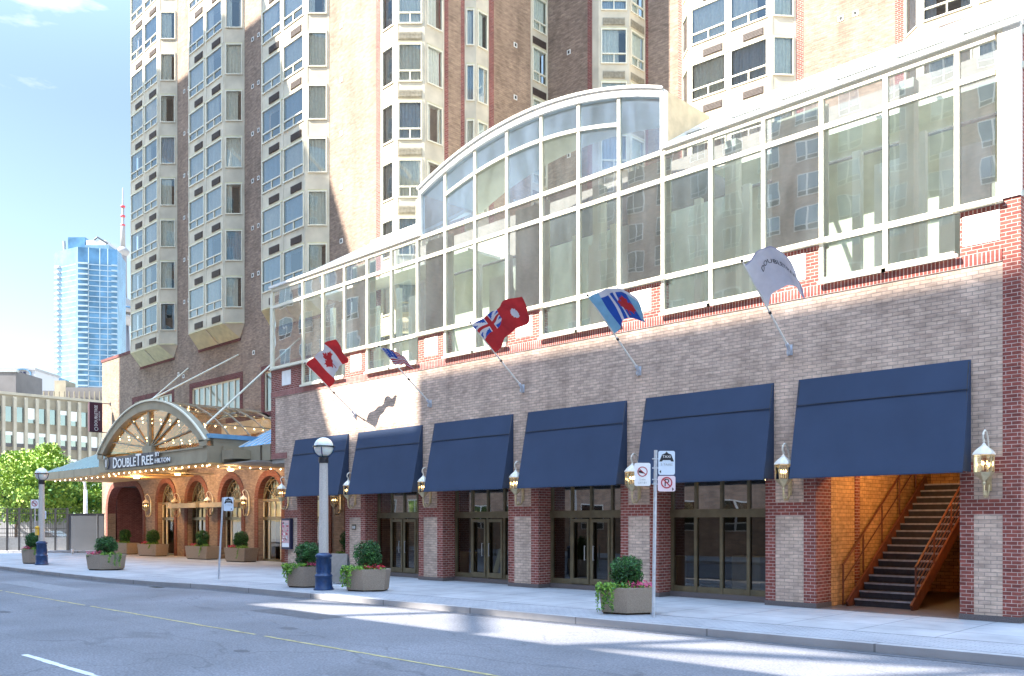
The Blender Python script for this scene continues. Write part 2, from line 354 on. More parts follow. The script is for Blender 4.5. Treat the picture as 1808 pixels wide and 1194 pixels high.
def copy_tree(o, parent=None):
    c = o.copy(); COL.objects.link(c)
    if parent is not None: c.parent = parent
    for ch in list(o.children): copy_tree(ch, c)
    return c
def text_mb(mb, txt, size, place, m, depth=.02, align='CENTER', sx=1.0, fit=None, bold=0):
    """lettering as real extruded mesh; place(u,v,w) -> world point"""
    cu = bpy.data.curves.new("lettering", 'FONT'); cu.body = txt; cu.size = size; cu.extrude = depth/2; cu.align_x = align; cu.resolution_u = 2; cu.offset = bold*size
    o = bpy.data.objects.new("lettering", cu); COL.objects.link(o)
    dg = bpy.context.evaluated_depsgraph_get(); dg.update(); me = bpy.data.meshes.new_from_object(o.evaluated_get(dg))
    if fit: sx = fit/max(.001, max(v.co.x for v in me.vertices)-min(v.co.x for v in me.vertices))
    mb.mesh([place(v.co.x*sx, v.co.y, v.co.z) for v in me.vertices], [tuple(p.vertices) for p in me.polygons], m)
    bpy.data.objects.remove(o); bpy.data.curves.remove(cu); bpy.data.meshes.remove(me)
def at(px, Zd):
    """plan point seen at photo column px at depth Zd along the view"""
    R = (px-904)/1575*Zd
    return ((-Zd+R)/RT2, (Zd+R)/RT2)
def leaves(mb, c, rad, n, size, mats, shell=.55, flat=0, rnd=random):
    for i in range(n):
        while True:
            p = Vector((rnd.uniform(-1, 1), rnd.uniform(-1, 1), rnd.uniform(-1, 1)))
            if shell < p.length < 1: break
        q = Vector((c[0]+p.x*rad[0], c[1]+p.y*rad[1], c[2]+p.z*rad[2]))
        u = Vector((rnd.gauss(0, 1), rnd.gauss(0, 1), rnd.gauss(0, 1))).normalized(); w = u.orthogonal().normalized()
        s_ = size*rnd.uniform(.6, 1.3)
        mb.face([q-u*s_, q+w*s_*.5, q+u*s_, q-w*s_*.5], rnd.choice(mats))
# ================================================================ SETTING
def sheet(name, poly, z, m):
    mb = MB(); mb.face([(p[0], p[1], z) for p in poly], m); o = mb.build(name); tag(o, kind='structure'); return o
FY = 20.3      # facade plane of the podium
AY = 23.7      # plane of the tower wall and the entrance arcade
sheet('ground', [(-2500, -1200), (900, -1200), (900, 2500), (-2500, 2500)], -.19, 'plaza')
sheet('road', [(-400, 1.6), (60, 1.6), (60, 17), (-60, 17), (-67, 40), (-67, 200), (-82, 200), (-82, 17), (-400, 17)], -.15, 'asphalt')
kerb = [(12, 15.75), (-5, 15.25), (-14.6, 14.65), (-24, 14.05), (-28, 13.75), (-30.5, 13.1), (-34, 12.7), (-40, 12.5), (-52, 12.4), (-62, 12.6), (-65, 13.6), (-66.5, 16), (-66.5, 40)]
def offs(line, d):
    out = []
    for i, p in enumerate(line):
        a = line[max(0, i-1)]; c = line[min(len(line)-1, i+1)]; dx, dy = c[0]-a[0], c[1]-a[1]; q = sqrt(dx*dx+dy*dy)
        out.append((p[0]-dy/q*-d, p[1]+dx/q*-d))
    return out
def strip(name, line, d0, d1, z0, z1, m, kind='structure'):
    mb = MB(); A = offs(line, d0); B_ = offs(line, d1)
    for i in range(len(line)-1):
        a, b, c, d = A[i], A[i+1], B_[i+1], B_[i]
        mb.quad((*a, z1), (*d, z1), (*c, z1), (*b, z1), m)
        mb.quad((*a, z0), (*a, z1), (*b, z1), (*b, z0), m)
        mb.quad((*d, z0), (*c, z0), (*c, z1), (*d, z1), m)
    o = mb.build(name); tag(o, kind=kind); return o
# offs(): positive d lies on the building's side of the kerb line
strip('kerb', kerb, 0, .22, -.19, .0, 'kerb_stone')
strip('gutter', kerb, -.26, -.003, -.19, -.144, 'patch_dark')
inner = offs(kerb, .22)
mb = MB(); mb.face([(p[0], p[1], -.004) for p in inner]+[(-66.7, 60, -.004), (12, 60, -.004)], 'pavement'); tag(mb.build('pavement'), kind='structure')
strip('paver_band', kerb[:7], .24, 1.55, -.1, .002, 'pavers')
def paint(name, x0, y0, x1, y1, w, m, gaps=0):
    mb = MB(); d = Vector((x1-x0, y1-y0, 0)); n = int(d.length/.35); d /= n; nn = Vector((-d.y, d.x, 0)).normalized(); r = random.Random(3)
    for i in range(n):
        if r.random() < gaps: continue
        a = Vector((x0, y0, -.145))+d*i; b = a+d; w1 = w*r.uniform(.65, 1.1); jj = r.uniform(-.012, .012)
        mb.quad(a-nn*(w1/2+jj), b-nn*(w1/2+jj), b+nn*(w1/2-jj), a+nn*(w1/2-jj), m)
    tag(mb.build(name), kind='structure')
paint('yellow_line', -62, 8.25, 6, 9.2, .085, 'road_yellow', .07)
strip('pavement_joint', kerb[:7], 1.55, 1.59, -.1, .003, 'patch_dark')
paint('lane_line', -16.4, 4.80, -11.5, 4.93, .12, 'road_white', .0)
def blob(name, cx, cy, rx, ry, m, seed, z=-.146, box=False, kind='structure'):
    r_ = random.Random(seed); mb = MB(); n = 26
    if box: P = [(cx-rx+r_.uniform(-.03, .03), cy-ry, z), (cx+rx, cy-ry+.05, z), (cx+rx-.04, cy+ry, z), (cx-rx, cy+ry-.03, z)]
    else: P = [(cx+rx*cos(2*pi*i/n)*r_.uniform(.8, 1.05), cy+ry*sin(2*pi*i/n)*r_.uniform(.8, 1.05), z) for i in range(n)]
    mb.face(P, m); tag(mb.build(name), kind=kind)
blob('road_patch', -19, 11.6, 1.5, .45, 'patch_dark', 1, box=True); blob('road_patch', -33.5, 10.3, 3.0, .5, 'patch_light', 2, box=True); blob('road_patch', -10.2, 6.9, .9, .4, 'patch_light', 3, box=True)
blob('oil_stain', -16.5, 9.9, .28, .16, 'patch_dark', 4); blob('oil_stain', -14.2, 7.6, .2, .12, 'patch_dark', 5); blob('oil_stain', -24.5, 6.7, .35, .15, 'patch_dark', 6)
mb = MB()
mb.box(-30.2, -29.6, 12.72, 13.02, -.16, -.142, 'iron')
for k in range(6): mb.box(-30.17+.1*k, -30.12+.1*k, 12.74, 13.0, -.1418, -.139, 'room_dark')
tag(mb.build('drain_grate'), 'iron drain grate in the gutter where the kerb bends', 'drain')
mb = MB(); mb.box(-300, 40, -6, 1.6, -.19, 0, 'pavement'); tag(mb.build('far_side_pavement'), kind='structure')

# ================================================================ OPPOSITE BUILDINGS (behind the camera: they shade the street and mirror in the glass)
def windows_grid(b, x0, x1, y, z0, z1, dx, dz, w, h, parent):
    mb = MB()
    x = x0
    while x < x1:
        z = z0
        while z+h < z1:
            mb.box(x, x+w, y, y+.06, z, z+h, 'frame_white'); 
            for k in range(2): mb.box(x+.08+k*w/2, x+w/2-.06+k*w/2, y+.061, y+.08, z+.5, z+h-.08, 'glass_far'); mb.box(x+.08+k*w/2, x+w/2-.06+k*w/2, y+.061, y+.08, z+.06, z+.42, 'room_dark')
            z += dz
        x += dx
    mb.build('windows', parent)
def opp(label, build_fn, loc):
    r = thing('opposite_building', label, 'building', loc, world=True); build_fn(r); return r
def b2(r):
    mb = MB(); mb.box(-52, 30, -14, -4, 0, 16.2, 'brick_opposite'); mb.build('wall', r); windows_grid(r, -50, 28, -4, 1.5, 16, 3.6, 3, 1.9, 1.8, r)
def b4(r):
    mb = MB()
    mb.box(-54.2, 45, -45, -30, 0, 42.7, 'brick_opposite'); mb.box(-60, -54.2, -45, -30, 0, 56.9, 'brick_opposite')
    mb.box(-54.2, 45, -30.4, -30, 45.8, 58.8, 'brick_opposite')  # thin screen wall over an added slit that lets sun onto the road
    mb.build('wall', r)
    mb = MB(); x = -53.5; k = 0  # bars added in the slit to break up the sun strip
    while x < 45:
        mb.box(x, x+.35, -30.35, -30.05, 42.7, 45.8, 'frame_white')
        if k % 2: mb.bar((x, -30.2, 43.1), (x+4.9, -30.2, 46), .5, .25, 'frame_white')
        else: mb.bar((x, -30.2, 46), (x+4.9, -30.2, 43.1), .5, .25, 'frame_white')
        x += 4.9+1.2*(k % 3); k += 1
    mb.build('slit_bars', r)
    windows_grid(r, -58, 43, -30, 15, 42, 3.6, 2.9, 1.9, 1.9, r)
def b1(r):
    mb = MB(); mb.prism([(-80, -30), (-59.6, -30), (-56.4, -4), (-77, -4)], 0, 56.8, 'brick_opposite'); mb.build('wall', r)
    windows_grid(r, -76, -58, -4, 2, 55, 3.6, 2.9, 2.1, 1.9, r)
opp('low brick block across the street, with white framed windows', b2, (-11, -9, 0))
opp('tall brick block set back across the street, with an added slit for road sunlight', b4, (-5, -37, 0))
opp('tall brick tower across the street, farthest to the left', b1, (-83, -17, 0))

# ================================================================ HOTEL TOWER
TW = thing('hotel_tower', 'tall brown brick hotel tower with stacks of cream bay windows behind the glass fronted block', 'building', (-40, 30, 0), world=True)
FL = 2.5; WT = 15.2    # storey height; head of the lowest row of bay windows
def win_mesh(w, h, kind, split):
    """window unit, local: x along the wall, -y outward, z from sill"""
    mb = MB(); f = .055; fm = 'frame_cream'
    mb.box(0, f, -.05, .05, 0, h, fm); mb.box(w-f, w, -.05, .05, 0, h, fm); mb.box(f, w-f, -.05, .05, 0, f, fm); mb.box(f, w-f, -.05, .05, h-f, h, fm)
    if split:
        mb.box(f, w-f, -.05, .05, .44, .50, fm); mb.box(w/2-.025, w/2+.025, -.045, .045, f, .44, fm)
    mb.quad((f, 0, f), (w-f, 0, f), (w-f, 0, h-f), (f, 0, h-f), 'glass_tower')
    cm = 'curtain_blue' if kind in (1, 3) else 'curtain'
    rnd = random.Random(kind*7+int(w*10))
    def drape(a, b):
        n = max(4, int((b-a)/.045)); pts = [(a+(b-a)*i/n, .13+.028*sin(i*1.9+rnd.uniform(-.4, .4))) for i in range(n+1)]
        for p, q in zip(pts, pts[1:]): mb.quad((p[0], p[1], .03), (q[0], q[1], .03), (q[0], q[1], h-.03), (p[0], p[1], h-.03), cm)
    if kind in (0, 1): drape(f, w-f)
    elif kind == 2: drape(f, w*.34); drape(w*.8, w-f)
    elif kind == 3: drape(f, w*.26); drape(w*.76, w-f)
    elif kind == 4: drape(w*.42, w-f)
    else: drape(f, w*.7)
    mb.box(.01, w-.01, .45, .5, 0, h, 'room_dark')
    mb.quad((.01, .05, h-.01), (w-.01, .05, h-.01), (w-.01, .45, h-.01), (.01, .45, h-.01), 'curtain')
    o = mb.build('window'); me = o.data; bpy.data.objects.remove(o); return me
WM = {}
def wmesh(w, h, kind, split):
    k = (round(w, 2), round(h, 2), kind, split)
    if k not in WM: WM[k] = win_mesh(w, h, kind, split)
    return WM[k]
def grille_mesh(w, h, m):
    mb = MB(); mb.box(0, w, -.03, .02, 0, h, m); 
    for i in range(5): mb.box(.03, w-.03, -.055, -.031, h*(.1+.17*i), h*(.1+.17*i)+h*.09, m)
    o = mb.build('grille'); me = o.data; bpy.data.objects.remove(o); return me
GM = grille_mesh(.95, .34, 'grille'); GML = grille_mesh(1.05, .34, 'grille_light')
rw = random.Random(11)
def bay(pts, facets, k0, k1, bottom=True, name='bay_window', wall=None, gm=None):
    """pts: plan polyline left to right; facets: units per facet; storeys k0..k1 (head at WT+k*FL)"""
    mb = MB(); b = MB(); z0 = WT+k0*FL-2.5; z1 = WT+k1*FL+.05
    root = None; wins = []
    cx = sum(p[0] for p in pts)/len(pts); cy = sum(p[1] for p in pts)/len(pts)
    for i, nu in enumerate(facets):
        p0, p1 = pts[i], pts[i+1]; dx, dy = p1[0]-p0[0], p1[1]-p0[1]; ln = sqrt(dx*dx+dy*dy); dx /= ln; dy /= ln; ang = atan2(dy, dx)
        if nu == 0: continue
        post = .11 if ln > 1 else .07
        mb.obox(p0, (p0[0]+dx*post, p0[1]+dy*post), -.14, .012, z0, z1, 'panel'); mb.obox((p1[0]-dx*post, p1[1]-dy*post), p1, -.14, .012, z0, z1, 'panel')
        uw = (ln-2*post-(nu-1)*.2)/nu
        for u in range(1, nu):
            s0 = post+u*uw+(u-1)*.2; mb.obox((p0[0]+dx*s0, p0[1]+dy*s0), (p0[0]+dx*(s0+.2), p0[1]+dy*(s0+.2)), -.14, .012, z0, z1, 'panel')
        for k in range(k0, k1+1):
            zt = WT+k*FL; zs = zt-1.65
            mb.obox((p0[0]+dx*post, p0[1]+dy*post), (p1[0]-dx*post, p1[1]-dy*post), -.12, 0, zs-.85+.07, zs, 'panel')       # spandrel
            mb.obox((p0[0]+dx*post, p0[1]+dy*post), (p1[0]-dx*post, p1[1]-dy*post), -.12, .035, zs-.85, zs-.85+.068, 'panel_ledge')
            for u in range(nu):
                s0 = post+u*(uw+.2); full = nu > 0 and ln > 1.2
                kind = rw.choice([0, 0, 0, 0, 1, 1, 1, 2, 3, 5, 5])
                wins.append(('window', wmesh(uw, 1.65, kind, full), (p0[0]+dx*s0, p0[1]+dy*s0, zs), ang))
                if full:
                    g = gm or GM; gw = .95 if g is GM else 1.05; s1 = s0+(uw-gw)*(.75 if nu > 1 else .5)
                    wins.append(('air_conditioner_grille', g, (p0[0]+dx*s1, p0[1]+dy*s1, zs-.68), ang))
    if bottom:
        # chamfered soffit from the lowest band back to the wall
        a, b_, c, d = pts[0], pts[1], pts[2], pts[3]; zb = z0; zl = z0-.72
        m0 = ((b_[0]+c[0])/2, (b_[1]+c[1])/2)
        ai = (a[0]+.45, a[1]-.02); di = (d[0]-.45, d[1]-.02); mi_ = (m0[0], a[1]-.02)
        mb.face([(*b_, zb), (*m0, zb), (*mi_, zl), (*ai, zl)], 'panel_ledge'); mb.face([(*m0, zb), (*c, zb), (*di, zl), (*mi_, zl)], 'panel_ledge')
        mb.face([(*a, zb), (*b_, zb), (*ai, zl)], 'panel'); mb.face([(*c, zb), (*d, zb), (*di, zl)], 'panel')
        mb.bar((m0[0], m0[1]+.03, zb-.02), (mi_[0], mi_[1], zl+.02), .09, .1, 'panel')
        mb.box(a[0]+.4, d[0]-.4, a[1]-.05, a[1]-.005, zl-.14, zl, 'brick_dark_red')
    o = mb.build(name, TW)
    for nm, me, loc, ang in wins: inst(me, nm, o, loc, ang)
    return o
# --- wing A walls
Z1 = 37.8
mb = MB()
XB = [(-57.1, -52.95), (-48.95, -44.8), (-40.8, -36.7)]
mb.box(-64.0, -57.9, AY, AY+6, 5.2, 13.1, 'brick_brown')                     # low shoulder
mb.box(-64.1, -57.9, AY-.04, AY+6, 13.1, 13.28, 'brick_dark_red')
mb.box(-57.9, -32.2, AY, AY+8, 10.4, Z1, 'brick_brown')
# band with the mezzanine windows, left open where they sit
mw = [(-58.5, -52.9), (-50.2, -44.5), (-41.9, -36.2)]; zb0, zb1 = 7.75, 9.85
mb.box(-57.9, -52.9, AY, AY+8, zb1, 10.4, 'brick_brown')
mb.box(-52.9, -50.2, AY, AY+8, zb0, 10.4, 'brick_brown'); mb.box(-44.5, -41.9, AY, AY+8, zb0, 10.4, 'brick_brown'); mb.box(-50.2, -44.5, AY, AY+8, zb1, 10.4, 'brick_brown')
mb.box(-41.9, -32.2, AY, AY+8, zb1, 10.4, 'brick_brown'); mb.box(-57.9, -32.2, AY, AY+8, 5.2, zb0, 'brick_brown')
mb.box(-63.99, -57.9, AY-.001, AY, 5.2, 13.1, 'brick_brown')
mb.box(-64.0, -52.9, AY+.3, AY+8, 5.2, zb1+.3, 'room_dark')
for a, c in mw:
    a2 = max(a, -58.5)
    mb.box(a2-.32, a2-.005, AY-.02, AY-.003, zb0-.05, zb1+.30, 'brick_dark_red'); mb.box(c+.005, c+.32, AY-.02, AY-.003, zb0-.05, zb1+.30, 'brick_dark_red'); mb.box(a2-.005, c+.005, AY-.02, AY-.003, zb1+.005, zb1+.30, 'brick_dark_red')
mb.box(-46, -35.4, AY-.06, AY-.025, 7.4, 7.75, 'brick_dark_red'); mb.box(-46, -35.4, AY-.3, AY-.065, 6.7, 7.4, 'panel')
mb.build('wall', TW)
def strip_window(x0, x1, y, z0, z1, n):
    mb = MB(); mb.box(x0, x1, y+.05, y+.13, z0, z0+.08, 'frame_cream'); mb.box(x0, x1, y+.05, y+.13, z1-.08, z1, 'frame_cream')
    for i in range(n+1):
        x = x0+(x1-x0)*i/n; mb.box(x-.04, x+.04, y+.04, y+.14, z0+.08, z1-.08, 'frame_cream')
    mb.quad((x0, y+.09, z0+.08), (x1, y+.09, z0+.08), (x1, y+.09, z1-.08), (x0, y+.09, z1-.08), 'glass_tower')
    nn = int((x1-x0)/.09); 
    for i in range(nn):
        xa = x0+(x1-x0)*i/nn; xb = x0+(x1-x0)*(i+1)/nn; mb.quad((xa, y+.22+.03*sin(i*2.1), z0), (xb, y+.22+.03*sin(i*2.1+2.1), z0), (xb, y+.22+.03*sin(i*2.1+2.1), z1), (xa, y+.22+.03*sin(i*2.1), z1), 'curtain')
    mb.build('window', TW)
for a, c in mw: strip_window(a, c, AY, zb0, zb1, 8)
for a, c in XB:
    bay([(a-.8, AY), (a, AY-.8), (c, AY-.8), (c+.8, AY)], [0, 2, 1], 0, 8)
# --- corner bay D
d0, d1, d2, d3 = (-31.85, AY), (-30.78, AY-.03), (-29.88, 24.55), (-29.88, 25.65)
mb = MB()
mb.box(-32.2, -31.86, AY-.008, AY+4, 10.4, Z1, 'brick_red')
mb.prism([(-31.86, AY+.35), (-30.9, AY+.35), (-30.2, 24.9), (-30.2, 25.66), (-30.2, 28), (-34, 28), (-34, AY+.5)], 10, Z1, 'room_dark')
XW = -29.98
mb.obox((XW, 25.66), (XW, 26.95), -3, 0, 10.4, Z1, 'brick_brown_lit')
mb.obox((XW, 25.66), (XW, 25.98), 0, .008, 10.4, Z1, 'brick_red'); mb.obox((XW, 26.72), (XW, 26.95), 0, .008, 10.4, Z1, 'brick_red')
mb.obox((XW, 28.4), (XW, 31.25), -3, 0, 10.4, Z1, 'brick_brown_lit'); mb.obox((XW, 28.4), (XW, 28.78), 0, .008, 10.4, Z1, 'brick_red')
mb.obox((XW, 26.95), (XW, 28.4), -3, -.35, 10.4, Z1, 'room_dark')
mb.obox((XW, 31.25), (XW, 32.5), -3, -.45, 10.4, Z1, 'room_dark')
mb.box(-30.3, -27.42, 32.5, 36, 10.4, Z1, 'brick_brown'); mb.box(-27.42, -27.1, 32.492, 36, 10.4, Z1, 'brick_red')
mb.build('wall', TW)
bay([d0, d1, d2, d3], [1, 1, 1], -1, 6, bottom=False, gm=GML)
bay([(XW, 26.96), (XW+.36, 27.32), (XW+.36, 28.1), (XW, 28.4)], [1, 1, 0], -1, 6, bottom=False)
bay([(XW, 31.26), (XW, 32.49)], [1], -1, 6, bottom=False)
# --- corner bay F and wing with bay 4, bay 5
f0, f1, f2, f3 = (-27.1, 32.5), (-26.72, 32.5), (-25.72, 33.55), (-25.72, 34.7)
f0 = (-27.75+.65, 32.5)
bay([(-27.75+.65, 32.46), (-26.72, 32.46), (-25.72, 33.5), (-25.72, 34.75)], [0, 1, 1], -1, 5, bottom=False, gm=GML)
mb = MB()
mb.obox((-27.1, 32.46), (-26.72, 32.46), -.2, 0, 10.4, Z1, 'panel')
mb.prism([(-27.1, 32.9), (-26.8, 32.9), (-26.1, 33.7), (-26.1, 34.75), (-27.1, 36)], 10, Z1, 'room_dark')
# wing with bays 4 and 5 turned by a few degrees, through points measured from the camera
g0 = at(1207, 41.6); g4a = at(1217, 40.4); g4b = at(1360, 37.9)
dv = Vector((g4b[0]-g4a[0], g4b[1]-g4a[1], 0)).normalized(); nv = Vector((dv.y, -dv.x, 0))
def wp(s, o=0): return (g4a[0]+dv.x*s-nv.x*.8+nv.x*o, g4a[1]+dv.y*s-nv.y*.8+nv.y*o)
L4 = sqrt((g4b[0]-g4a[0])**2+(g4b[1]-g4a[1])**2)
mb.obox(wp(-1.15), wp(-.8), 0, .008, 10.4, Z1, 'brick_red'); 
pF = (-25.72, 34.75)
mb.obox((-25.9, 34.76), (-25.55, 34.76), -3, 0, 10.4, Z1, 'brick_red')
mb.obox((-25.55, 34.765), wp(-.8), -3, 0, 10.4, Z1, 'brick_brown')
mb.obox(wp(-.8), wp(L4+.8), -3, -.35, 10.4, Z1, 'room_dark')
mb.obox(wp(L4+.8), wp(L4+5.2), -3, 0, 10.4, Z1, 'brick_brown')
mb.obox(wp(L4+.8), wp(L4+1.12), 0, .008, 10.4, Z1, 'brick_red'); mb.obox(wp(L4+4.85), wp(L4+5.2), 0, .008, 10.4, Z1, 'brick_red')
mb.obox(wp(L4+5.2), wp(L4*2+6.8), -3, -.35, 10.4, Z1, 'room_dark'); mb.obox(wp(2*L4+6.8), wp(2*L4+20), -3, 0, 10.4, Z1, 'brick_tan')
mb.build('wall', TW)
bay([wp(-.8), wp(0, .8), wp(L4, .8), wp(L4+.8)], [1, 2, 1], 0, 5, bottom=False)
bay([wp(L4+5.2), wp(L4+6, .8), wp(2*L4+6, .8), wp(2*L4+6.8)], [1, 2, 1], 0, 5, bottom=False)
# --- little square vents in the brickwork
mb = MB(); mb.box(-.11, .11, -.025, .0, -.11, .11, 'frame_white'); mb.box(-.06, .06, -.03, -.0251, -.07, .07, 'room_dark'); vm_ = mb.build('vent'); vme = vm_.data; bpy.data.objects.remove(vm_)
for x, k0, k1 in ((-51.2, 0, 7), (-50.6, 0, 7), (-43.1, 0, 7), (-42.5, 0, 7), (-34.9, 0, 6)):
    for k in range(k0, k1+1): inst(vme, 'vent', TW, (x-TW.location.x, AY-TW.location.y, WT+k*FL-.1))
for k in range(0, 5):
    inst(vme, 'vent', TW, (XW-TW.location.x, 30.2-TW.location.y, WT+k*FL-.4), pi/2)
    inst(vme, 'vent', TW, (-28.6-TW.location.x, 32.5-TW.location.y, WT+k*FL-.4))
    p = wp(-3.6); inst(vme, 'vent', TW, (p[0]-TW.location.x, p[1]-TW.location.y, WT+k*FL-.4), atan2(dv.y, dv.x))
    for q in (2.7, 3.3): p = wp(L4+q); inst(vme, 'vent', TW, (p[0]-TW.location.x, p[1]-TW.location.y, WT+k*FL+.1), atan2(dv.y, dv.x))
for x, z in ((-53.2+1.2, 10.9), (-51.3, 10.7), (-43.0, 11.0)): inst(vme, 'vent', TW, (x-TW.location.x, AY-TW.location.y, z))

# --- entrance arcade
ARC = [-53.7, -49.6, -45.45, -41.35, -37.2, -33.1]
AR, ASP = 1.18, 3.25
mb = MB()
def arch_profile(xc, r, zs, n=14, flat=0, hz=None):
    return [(xc-r*cos(pi*i/n), zs+(hz or r)*sin(pi*i/n)) for i in range(n+1)]
def arch_wall(mb, xa, xb, prof, y, depth, z1, m, mi):
    x0, x1 = prof[0][0], prof[-1][0]; zs = prof[0][1]
    mb.box(xa, x0, y, y+depth, 0, zs, m); mb.box(x1, xb, y, y+depth, 0, zs, m)
    P = [(xa, zs)]+list(prof)+[(xb, zs)]
    for (ax, az), (bx, bz) in zip(P, P[1:]):
        if abs(bx-ax) < 1e-6: continue
        mb.quad((ax, y, az), (bx, y, bz), (bx, y, z1), (ax, y, z1), m)
    for (ax, az), (bx, bz) in zip(prof, prof[1:]): mb.quad((ax, y, az), (ax, y+depth, az), (bx, y+depth, bz), (bx, y, bz), mi)
edges = [-55.8, -51.65, -47.5, -43.4, -39.25, -35.15, -31]
for xc, xa, xb in zip(ARC, edges, edges[1:]):
    arch_wall(mb, xa, xb, arch_profile(xc, AR, ASP), AY, .5, 5.2, 'brick_brown', 'brick_arch')
drv = [(-62.9, 2.6)]+[(-62.9+1.5-1.5*cos(pi/2*i/6), 2.9+1.5*sin(pi/2*i/6)) for i in range(7)]+[(-57.1-1.5+1.5*sin(pi/2*i/6), 2.9+1.5*cos(pi/2*i/6)) for i in range(7)]+[(-57.1, 2.6)]
arch_wall(mb, -64.0, -55.8, drv, AY, .5, 5.2, 'brick_brown', 'brick_dark_red'); mb.box(-57.1, -56.6, AY+.5, AY+4.5, 0, 5, 'brick_dark_red')
mb.box(-64.0, -62.9, AY+.6, AY+12, 0, 5, 'brick_dark_red'); mb.box(-62.9, -57.1, AY+7, AY+7.3, 0, 5, 'room_dark'); mb.box(-57.1, -56.6, AY+4.5, AY+12, 0, 5, 'brick_dark_red')
mb.box(-62.9, -57.1, AY+.6, AY+12, 4.42, 4.6, 'room_dark')  # near-black ceiling and end wall colour in the passage's darkness
mb.box(-64, -31, AY-.03, AY-.002, 0, .45, 'brick_dark_red') if False else None
mb.build('arcade_wall', TW)
# brick rings round the arches
def ring(prof, w, y, m):
    mb = MB(); n = len(prof); xc = sum(p[0] for p in prof)/n; out = []
    for i, (x, z) in enumerate(prof):
        a = prof[max(0, i-1)]; c = prof[min(n-1, i+1)]; dx, dz = c[0]-a[0], c[1]-a[1]; q = sqrt(dx*dx+dz*dz); out.append((x-dz/q*w, z+dx/q*w))
    for i in range(n-1):
        a, b, c, d = prof[i], prof[i+1], out[i+1], out[i]
        mb.quad((a[0], y, a[1]), (b[0], y, b[1]), (c[0], y, c[1]), (d[0], y, d[1]), m)
        mb.quad((d[0], y, d[1]), (c[0], y, c[1]), (c[0], AY, c[1]), (d[0], AY, d[1]), m)
        mb.quad((b[0], y, b[1]), (a[0], y, a[1]), (a[0], AY, a[1]), (b[0], AY, b[1]), m)
    mb.box(out[0][0], prof[0][0], y, AY, 0, prof[0][1], m); mb.box(prof[-1][0], out[-1][0], y, AY, 0, prof[-1][1], m)
    mb.build('arch_ring', TW)
for xc in ARC: ring(arch_profile(xc, AR, ASP), .34, AY-.05, 'brick_arch')
ring(drv, .34, AY-.05, 'brick_arch')
# arched windows: fanlight above a transom, glazed doors or panes below
def arch_window(xc, door):
    mb = MB(); y = AY+.32; fm = 'frame_olive' if door else 'frame_cream'; fan = 'fan_frame'
    P = arch_profile(xc, AR, ASP, 18)
    for (ax, az), (bx, bz) in zip(P, P[1:]): mb.bar((ax, y, az), (bx, y, bz), .09, .09, fan, up=(0, 1, 0))
    P2 = arch_profile(xc, AR*.5, ASP, 12)
    for (ax, az), (bx, bz) in zip(P2, P2[1:]): mb.bar((ax, y, az), (bx, y, bz), .05, .05, fan, up=(0, 1, 0))
    for a in (35, 62, 90, 118, 145): mb.bar((xc+.1*cos(radians(a)), y, ASP+.1*sin(radians(a))), (xc+AR*cos(radians(a)), y, ASP+AR*sin(radians(a))), .045, .045, fan, up=(0, 1, 0))
    # interlaced curves
    for s in (-1, 1):
        q = [(xc+s*AR*.98*(1-t*1.0), ASP+AR*.95*sin(pi/2*t)**.8*.9) for t in [i/8 for i in range(9)]]
        for (ax, az), (bx, bz) in zip(q, q[1:]): mb.bar((ax, y, az), (bx, y, bz), .045, .045, fan, up=(0, 1, 0))
    mb.box(xc-AR, xc+AR, y-.06, y+.06, ASP-.14, ASP, fan); mb.box(xc-AR, xc+AR, y-.05, y+.05, 2.15, 2.32, 'frame_olive')
    for k in range(5): x = xc-AR+2*AR*k/4; mb.box(x-.03, x+.03, y-.04, y+.04, 2.32, ASP-.14, fm)
    for k in range(5):
        if door or k in (0, 1, 3, 4): x = xc-AR+2*AR*k/4; mb.box(x-.04, x+.04, y-.04, y+.04, .12, 2.15, fm)
    mb.box(xc-AR, xc+AR, y-.05, y+.05, 0, .12, 'frame_olive')
    if door: 
        for s in (-.1, .1): mb.tube((xc+s, y-.08, .8), (xc+s, y-.08, 1.5), .02, 'metal_grey')
    F = [(x, y, z) for x, z in P]; mb.face([(xc-AR, y+.012, .1), (xc+AR, y+.012, .1)]+[(x, y+.012, z) for x, z in reversed(P)], 'glass_canopy')
    mb.build('arched_window', TW)
for i, xc in enumerate(ARC): arch_window(xc, i in (1,))
mb = MB(); mb.box(-56.5, -31, AY+.9, AY+1.0, 2.3, 4.7, 'interior_panel'); mb.box(-56.5, -31, AY+2.2, AY+2.4, 0, 5.1, 'interior_warm'); mb.box(-56.5, -31, AY+.5, AY+2.2, 4.75, 4.85, 'interior_warm'); mb.box(-56.5, -31, AY+.52, AY+2.2, -.003, .0, 'interior_wall')
for x in (-54.5, -52.4, -50.3, -48.6, -46.6, -44.2, -42.2, -40.3): mb.box(x, x+.7, AY+2.0, AY+2.2, .0, 2.2, 'room_dark')
mb.build('lobby', TW)
for i, (x0, x1) in enumerate(((-51.8, -48.2), (-47.7, -44.6))):
    mb = MB(); mb.box(x0, x1, AY-.75, AY-.06, 2.85, 3.12, 'canopy_beige'); mb.build('door_hood', TW)
# lit window inside the drive arch
mb = MB(); mb.box(-57.9, -57.12, AY+5.4, AY+5.5, 1.0, 3.0, 'frame_olive'); mb.box(-57.8, -57.2, AY+5.36, AY+5.39, 1.6, 2.5, 'tube_glow'); mb.build('window', TW)
mb = MB(); mb.box(-60.6, -57.6, AY+3.6, AY+3.75, 3.65, 3.72, 'tube_glow'); mb.build('strip_light', TW)

